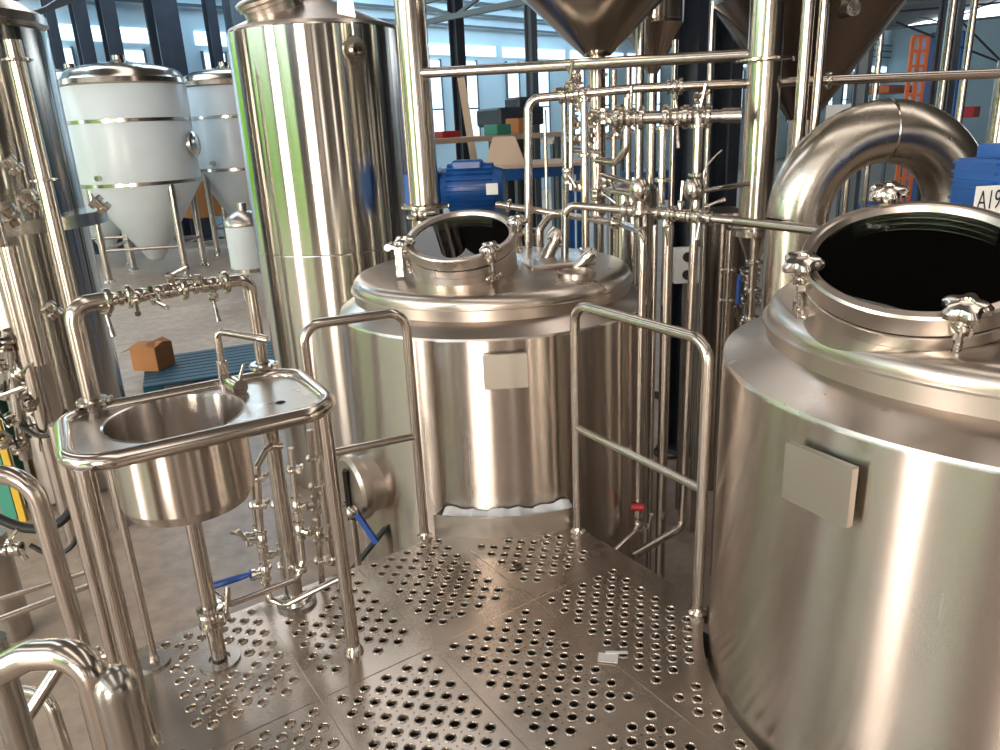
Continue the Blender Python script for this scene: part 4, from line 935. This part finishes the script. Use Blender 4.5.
# ------------------------------------------------------------------ motors
def motor(c, L_, r, label, rz=0, base=None, tag_=None):
    R3 = Matrix.Rotation(rz, 4, 'Z'); T = Matrix.Translation(c) @ R3; t = thing('electric_motor', label, 'motor', (c.x, c.y, base if base is not None else c.z - r))
    def P(m, nm, mat, lb=None): return part(nm, MB().add(m, T), mat, t, lb)
    m = MB().lathe([(0, -L_ * .12), (r * .92, -L_ * .12), (r * .95, 0), (r * .95, L_ * .42), (r * .8, L_ * .5), (0, L_ * .5)], (0, 0, 0), (1, 0, 0), seg=36)
    for k in range(22):
        a = 2 * PI * k / 22; m.box((L_ * .17, math.sin(a) * r * .98, math.cos(a) * r * .98), (L_ * .46, .012, .035), M=Matrix.Rotation(-a, 3, 'X'))
    P(m, 'finned_housing', BLUE)
    P(MB().box((-L_ * .3, 0, 0), (L_ * .38, r * 1.9, r * 1.9), bev=.03), 'gearbox', BLUE)
    P(MB().box((L_ * .15, -r * .2, r * 1.05), (L_ * .3, r * 1.0, r * .45), bev=.012), 'terminal_box', BLUE)
    P(MB().cyl((-L_ * .3, 0, -r * .9), (-L_ * .3, 0, -r * 1.35), r * .75, seg=28), 'output_flange', BLUE)
    P(MB().cyl((-L_ * .3, 0, -r * 1.3), (-L_ * .3, 0, (base if base is not None else c.z - r * 1.5) - c.z), r * .4, seg=20), 'support_column', PIPED)
    return t, T
mc1 = W(455, 188, 4.9); mo, T_ = motor(mc1, wpx(98, mc1), wpx(21, mc1), 'blue electric motor behind the middle tank lid', math.radians(-6), base=G)
q = W(492, 189, 4.55); part('rating_label', MB().box(q, (.07, .006, .065)), PAPER, mo, smooth=0)
mc2 = W(1012, 184, 2.45); r2 = wpx(33, mc2)
t = thing('electric_motor', 'blue motor with a handwritten paper tag at the right edge', 'motor', (mc2.x, mc2.y, .95))
part('gearbox', MB().box(mc2, (.25, .24, .165), rz=.08, bev=.012), BLUE, t); part('terminal_box', MB().box(mc2 + V((.03, .03, .09)), (.19, .16, .07), rz=.08, bev=.01), BLUE, t)
m = MB()
for k in range(6): m.box(mc2 + V((-.128, 0, -.07 + k * .028)), (.012, .2, .008), rz=.08)
part('cooling_fins', m, BLUE, t, smooth=0); part('flange_plate', MB().box(mc2 + V((-.0, -.0, -.10)), (.27, .25, .025), rz=.08, bev=.005), BLUE, t)
part('support_column', MB().cyl(V((mc2.x, mc2.y, .92)), mc2 + V((0, 0, -.09)), .06, seg=20), PIPED, t)
Rz = Matrix.Rotation(.08, 4, 'Z'); q0_ = W(999, 199, 2.325); q = V((q0_.x, q0_.y, q0_.z)); loc_ = Rz.to_3x3().inverted() @ (q - mc2); q = mc2 + Rz.to_3x3() @ V((loc_.x, -.1225, loc_.z)); tg = part('paper_tag', MB().box(q, (.17, .003, .085), rz=.08), PAPER, t, smooth=0)
cu = bpy.data.curves.new('txt', 'FONT'); cu.body = 'A191'; cu.size = .075; cu.extrude = .0006; cu.offset = -.0006; tmp = bpy.data.objects.new('txt', cu); COL.objects.link(tmp)
dg = bpy.context.evaluated_depsgraph_get(); me = bpy.data.meshes.new_from_object(tmp.evaluated_get(dg)); bpy.data.objects.remove(tmp)
me.name = 'tag_lettering'; me.transform(Matrix.Translation(q - V((mc2.x, mc2.y, .95))) @ Rz @ Matrix.Translation((-.078, -.003, -.027)) @ Matrix.Rotation(PI / 2, 4, 'X') @ Matrix.Diagonal((.62, 1.1, 1, 1)))
me.materials.clear(); me.materials.append(INK); o = bpy.data.objects.new('tag_lettering', me); COL.objects.link(o); o.parent = tg; o['label'] = 'black handwritten characters'
# rounded fitting in front of the bend opening
q = W(852, 205, 3.6)

# ------------------------------------------------------------------ workshop clutter behind
def bench(x, y, Y, w, d, h, label, topmat=CREAM, legmat=GCOL, rz=HA):
    p = W(x, y, Y); zt = p.z; t = thing('work_bench', label, 'table', (p.x, p.y, G)); R_ = Matrix.Rotation(rz, 3, 'Z')
    part('table_top', MB().box(V((p.x, p.y, zt)), (w, d, .06), M=R_), topmat, t, smooth=0)
    for a in (-1, 1):
        for b in (-1, 1):
            q = R_ @ V((a * (w / 2 - .06), b * (d / 2 - .06), 0)); part('leg', MB().box(V((p.x + q.x, p.y + q.y, (G + zt - .03) / 2)), (.06, .06, zt - .03 - G), M=R_), legmat, t, smooth=0)
    return p, R_
def crate(x, y, Y, s, mat, label, cat='crate', name='crate', rz=HA, bev=.01):
    p = W(x, y, Y); return solo(name, MB().box(p, s, rz=rz, bev=bev), mat, label, cat, smooth=0)
p, R_ = bench(470, 139, 10.0, 2.6, .9, 1, 'cluttered cream work bench behind the blue motor')
def on(p, R_, dx, dy, s, mat, label, name, cat, z=None):
    q = V((p.x, p.y, p.z + .03)) + R_ @ V((dx, dy, 0)); return solo(name, MB().box(q + V((0, 0, s[2] / 2)), s, M=R_, bev=.01), mat, label, cat, smooth=0)
on(p, R_, -.9, 0, (.3, .3, .2), PAPER, 'white carton at the left end of the cluttered bench', 'carton', 'box')
on(p, R_, -.3, .1, (.3, .2, .08), RED, 'red toolbox in the middle of the cluttered bench', 'toolbox', 'toolbox')
on(p, R_, .4, -.1, (.26, .25, .13), GREENP, 'green tool case on the cluttered bench', 'tool_case', 'case')
on(p, R_, 1.0, .1, (.25, .25, .2), CARD, 'brown carton at the right end of the cluttered bench', 'carton', 'box')
def lpost(a, b, w, mat, label): return solo('timber_prop', MB().beam(W(*a), W(*b), w, w), mat, label, 'plank')
lpost((461, 78, 11.0), (474, 160, 10.9), .1, CREAM, 'pale timber plank leaning beside the dark column in the middle')
# dark machine
mp_ = W(510, 117, 11.5); t = thing('press_machine', 'dark green machine standing before the far windows', 'machine', (mp_.x, mp_.y, G))
part('machine_bed', MB().box(V((mp_.x, mp_.y, mp_.z)), (.75, .7, .25), rz=.5, bev=.03), DCOL, t); part('machine_stand', MB().box(V((mp_.x, mp_.y, (G + mp_.z - .1) / 2)), (.5, .5, mp_.z - .1 - G), rz=.5, bev=.02), DCOL, t)
part('machine_head', MB().box(V((mp_.x + .15, mp_.y, mp_.z + .18)), (.3, .4, .16), rz=.5, bev=.03), DCOL, t)
# trapezoid cream chute and blue frame
q = W(505, 152, 8.2); w_ = wpx(17, q); m = MB(); zt, zb = zat(q, 138), zat(q, 166)
m.v = [V((q.x + sx * w_ * f, q.y + sy * .3 * f, z)) for (z, f) in ((zb, 1.2), (zt, .65)) for (sx, sy) in ((-1, -1), (1, -1), (1, 1), (-1, 1))]; m.f = [(0, 3, 2, 1), (4, 5, 6, 7), (0, 1, 5, 4), (1, 2, 6, 5), (2, 3, 7, 6), (3, 0, 4, 7)]
cz = zb
t = thing('blue_frame_bench', 'blue framed bench right of the blue motor', 'table', (q.x, q.y, G)); m2 = MB(); a, b_ = W(492, 176, 8.0), W(580, 168, 8.2)
m2.beam(a, b_, .09, .12); part('frame_rail', m2, BLUE, t, smooth=0); part('frame_rail', MB().beam(V((a.x, a.y + 1.0, a.z)), V((b_.x, b_.y + 1.0, a.z)), .09, .12), BLUE, t, smooth=0)
zt0 = (a.z + b_.z) / 2 + .065; part('table_top', MB().box(V(((a.x + b_.x) / 2, a.y + .6, zt0)), (abs(b_.x - a.x) + .1, 1.2, .03)), CREAM, t, smooth=0)
for (px_, py_) in ((a.x, a.y), (b_.x, b_.y), (a.x, a.y + 1), (b_.x, b_.y + 1)): part('leg', MB().box(V((px_, py_, (G + a.z) / 2)), (.08, .08, a.z - G)), BLUE, t, smooth=0)
dz = zt0 + .016 - cz; m.v = [v + V((0, .4, dz)) for v in m.v]; solo('tapered_chute', m, CREAM, 'cream tapered chute standing on the blue framed bench', 'chute', smooth=0)
bench(575, 140, 15, 2.2, .8, 1, 'far work bench seen through the manifold pipes', CREAM)
bench(900, 116, 18, 4.0, 1.0, 1, 'far bench behind the large pipe bend', CREAM)
crate(650, 185, 8, (.45, .4, .3), BLUE, 'blue crate seen between the manifold pipes')
# wood stack and yellow barrel like clutter left
crate(205, 192, 20, (1.2, .9, 1.2), CARD, 'brown wooden crate between the fermenters', name='wooden_crate')
for nm, (x, y, Y, s, mt, lb) in {'a': (968, 112, 19, (.45, .4, .25), RED, 'red crate on the far right beneath the lit windows'), 'b': (846, 118, 15, (.7, .5, .5), PAPER, 'white carton stack left of the large pipe bend'), 'c': (890, 90, 24, (3.0, 1, .2), ORANGE, 'orange machine frame below the window band on the right')}.items():
    crate(x, y, Y, s, mt, lb)
# blue and orange machine (tall, far right)
q = W(925, 80, 16); t = thing('tower_machine', 'tall blue machine with an orange ladder cage in the far right background', 'machine', (q.x, q.y, G))
zt, zb = zat(q, 34), G; part('machine_column', MB().box(V((q.x + .25, q.y, (zt + G) / 2)), (wpx(30, q), .8, zt - G), rz=-.3, bev=.03), BLUE, t)
m = MB(); ly = q.y - .7; lx0, lx1 = W(908, 80, ly).x, W(923, 80, ly).x; zt2 = zat(q, 39)
for x in (lx0, (lx0 + lx1) / 2, lx1): m.beam(V((x, ly, G)), V((x, ly, zt2)), .06, .06)
for i in range(16):
    z = zt2 - i * .26; m.beam(V((lx0, ly, z)), V((lx1, ly, z)), .05, .05)
part('ladder_cage', m, ORANGE, t, smooth=0)
part('machine_base', MB().box(V((q.x - .2, q.y - .4, G + .35)), (1.6, 1.4, .7), rz=.2, bev=.03), BLUE, t)
# background tanks seen between the pipes
def bgtank(x, Y, half, ytop, label, mat=TALL):
    c = W(x, 250, Y); R = wpx(half, c); zt = zat(c, ytop); t = thing('background_tank', label, 'tank', (c.x, c.y, G)); part('tank_body', MB().lathe([(R, G), (R, zt), (R * .98, zt + .01)], (c.x, c.y, 0), seg=48), mat, t, smooth=12); part('domed_top', MB().lathe([(R * .98, zt), (R * .9, zt + R * .15), (R * .5, zt + R * .3), (0, zt + R * .35)], (c.x, c.y, 0), seg=48), DOME, t)
bgtank(632, 4.9, 25, 190, 'steel vessel behind the middle tank and manifold')
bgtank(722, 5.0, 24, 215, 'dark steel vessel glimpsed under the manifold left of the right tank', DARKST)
bgtank(884, 4.6, 30, 215, 'steel vessel seen through the opening of the large pipe bend')
q = W(686, 265, 4.6); t = thing('control_box', 'small white control box with two dark dials under the manifold', 'control box', (q.x, q.y, G)); part('box_body', MB().box(q, (.16, .06, .22), bev=.006), PAPER, t); part('stand', MB().cyl(V((q.x, q.y + .01, G)), q, .02, seg=10), PIPED, t)
for s in (-1, 1): part('dial', MB().cyl(q + V((0, -.03, s * .055)), q + V((0, -.045, s * .055)), .03, seg=20), BLACK, t)
# dark strip and ring on the floor behind the platform
m = MB().beam(Z(655, 397, G + .01), Z(712, 413, G + .01), .02, .12); solo('floor_channel', m, BLACK, 'black channel strip lying on the floor behind the right handrail', 'channel')
q = Z(668, 452, G + .012); solo('hose_ring', MB().lathe([(.11 + .012 * math.cos(a), .012 * math.sin(a)) for a in [2 * PI * i / 8 for i in range(9)]], q, seg=32), BLACK, 'small black ring of hose on the floor behind the right handrail', 'hose')

# ------------------------------------------------------------------ light
w = bpy.data.worlds.new('World'); SC.world = w; w.use_nodes = True
bg = w.node_tree.nodes['Background']; bg.inputs[0].default_value = (.82, .92, 1, 1); bg.inputs[1].default_value = 7.0
SC.view_settings.view_transform = 'Standard'; SC.view_settings.look = 'None'; SC.view_settings.gamma = 1; SC.view_settings.use_curve_mapping = False
SC.view_settings.exposure = -0.1
SC.cycles.use_denoising = True; SC.cycles.max_bounces = 8; SC.cycles.diffuse_bounces = 3; SC.cycles.glossy_bounces = 5; SC.cycles.transmission_bounces = 8
SC.cycles.sample_clamp_indirect = 6; SC.cycles.caustics_reflective = False; SC.cycles.caustics_refractive = False
GR = {'column': 'steel columns of the hall', 'handrail': None, 'hopper': 'hopper cones above the pipework', 'roof truss': 'roof trusses', 'hedge': 'hedges outside the hall'}
NG = {'handrail': 'handrail hoops round the platform', 'stair_rail': 'bent stair rails at the lower left', 'brewing_tank': 'brewing tanks beside the platform', 'vertical_pipe': 'upright steel pipes', 'rail_pipe': 'horizontal rail pipes',
      'drop_pipe': 'pipes dropping from the manifold', 'supply_pipe': 'thin pipes under the sink', 'electric_motor': 'blue electric motors', 'background_tank': 'steel vessels behind the pipework', 'work_bench': 'work benches in the background',
      'floor_pipe': 'thin pipes along the floor', 'rubber_hose': 'dark hoses on the floor', 'rail_post': 'thick round posts at the lower left', 'valve_cluster': 'clusters of small valves'}
for o in bpy.data.objects:
    if o.parent is None and 'category' in o and 'group' not in o:
        g = GR.get(o['category']) or NG.get(o.name.split('.')[0])
        if g: o['group'] = g
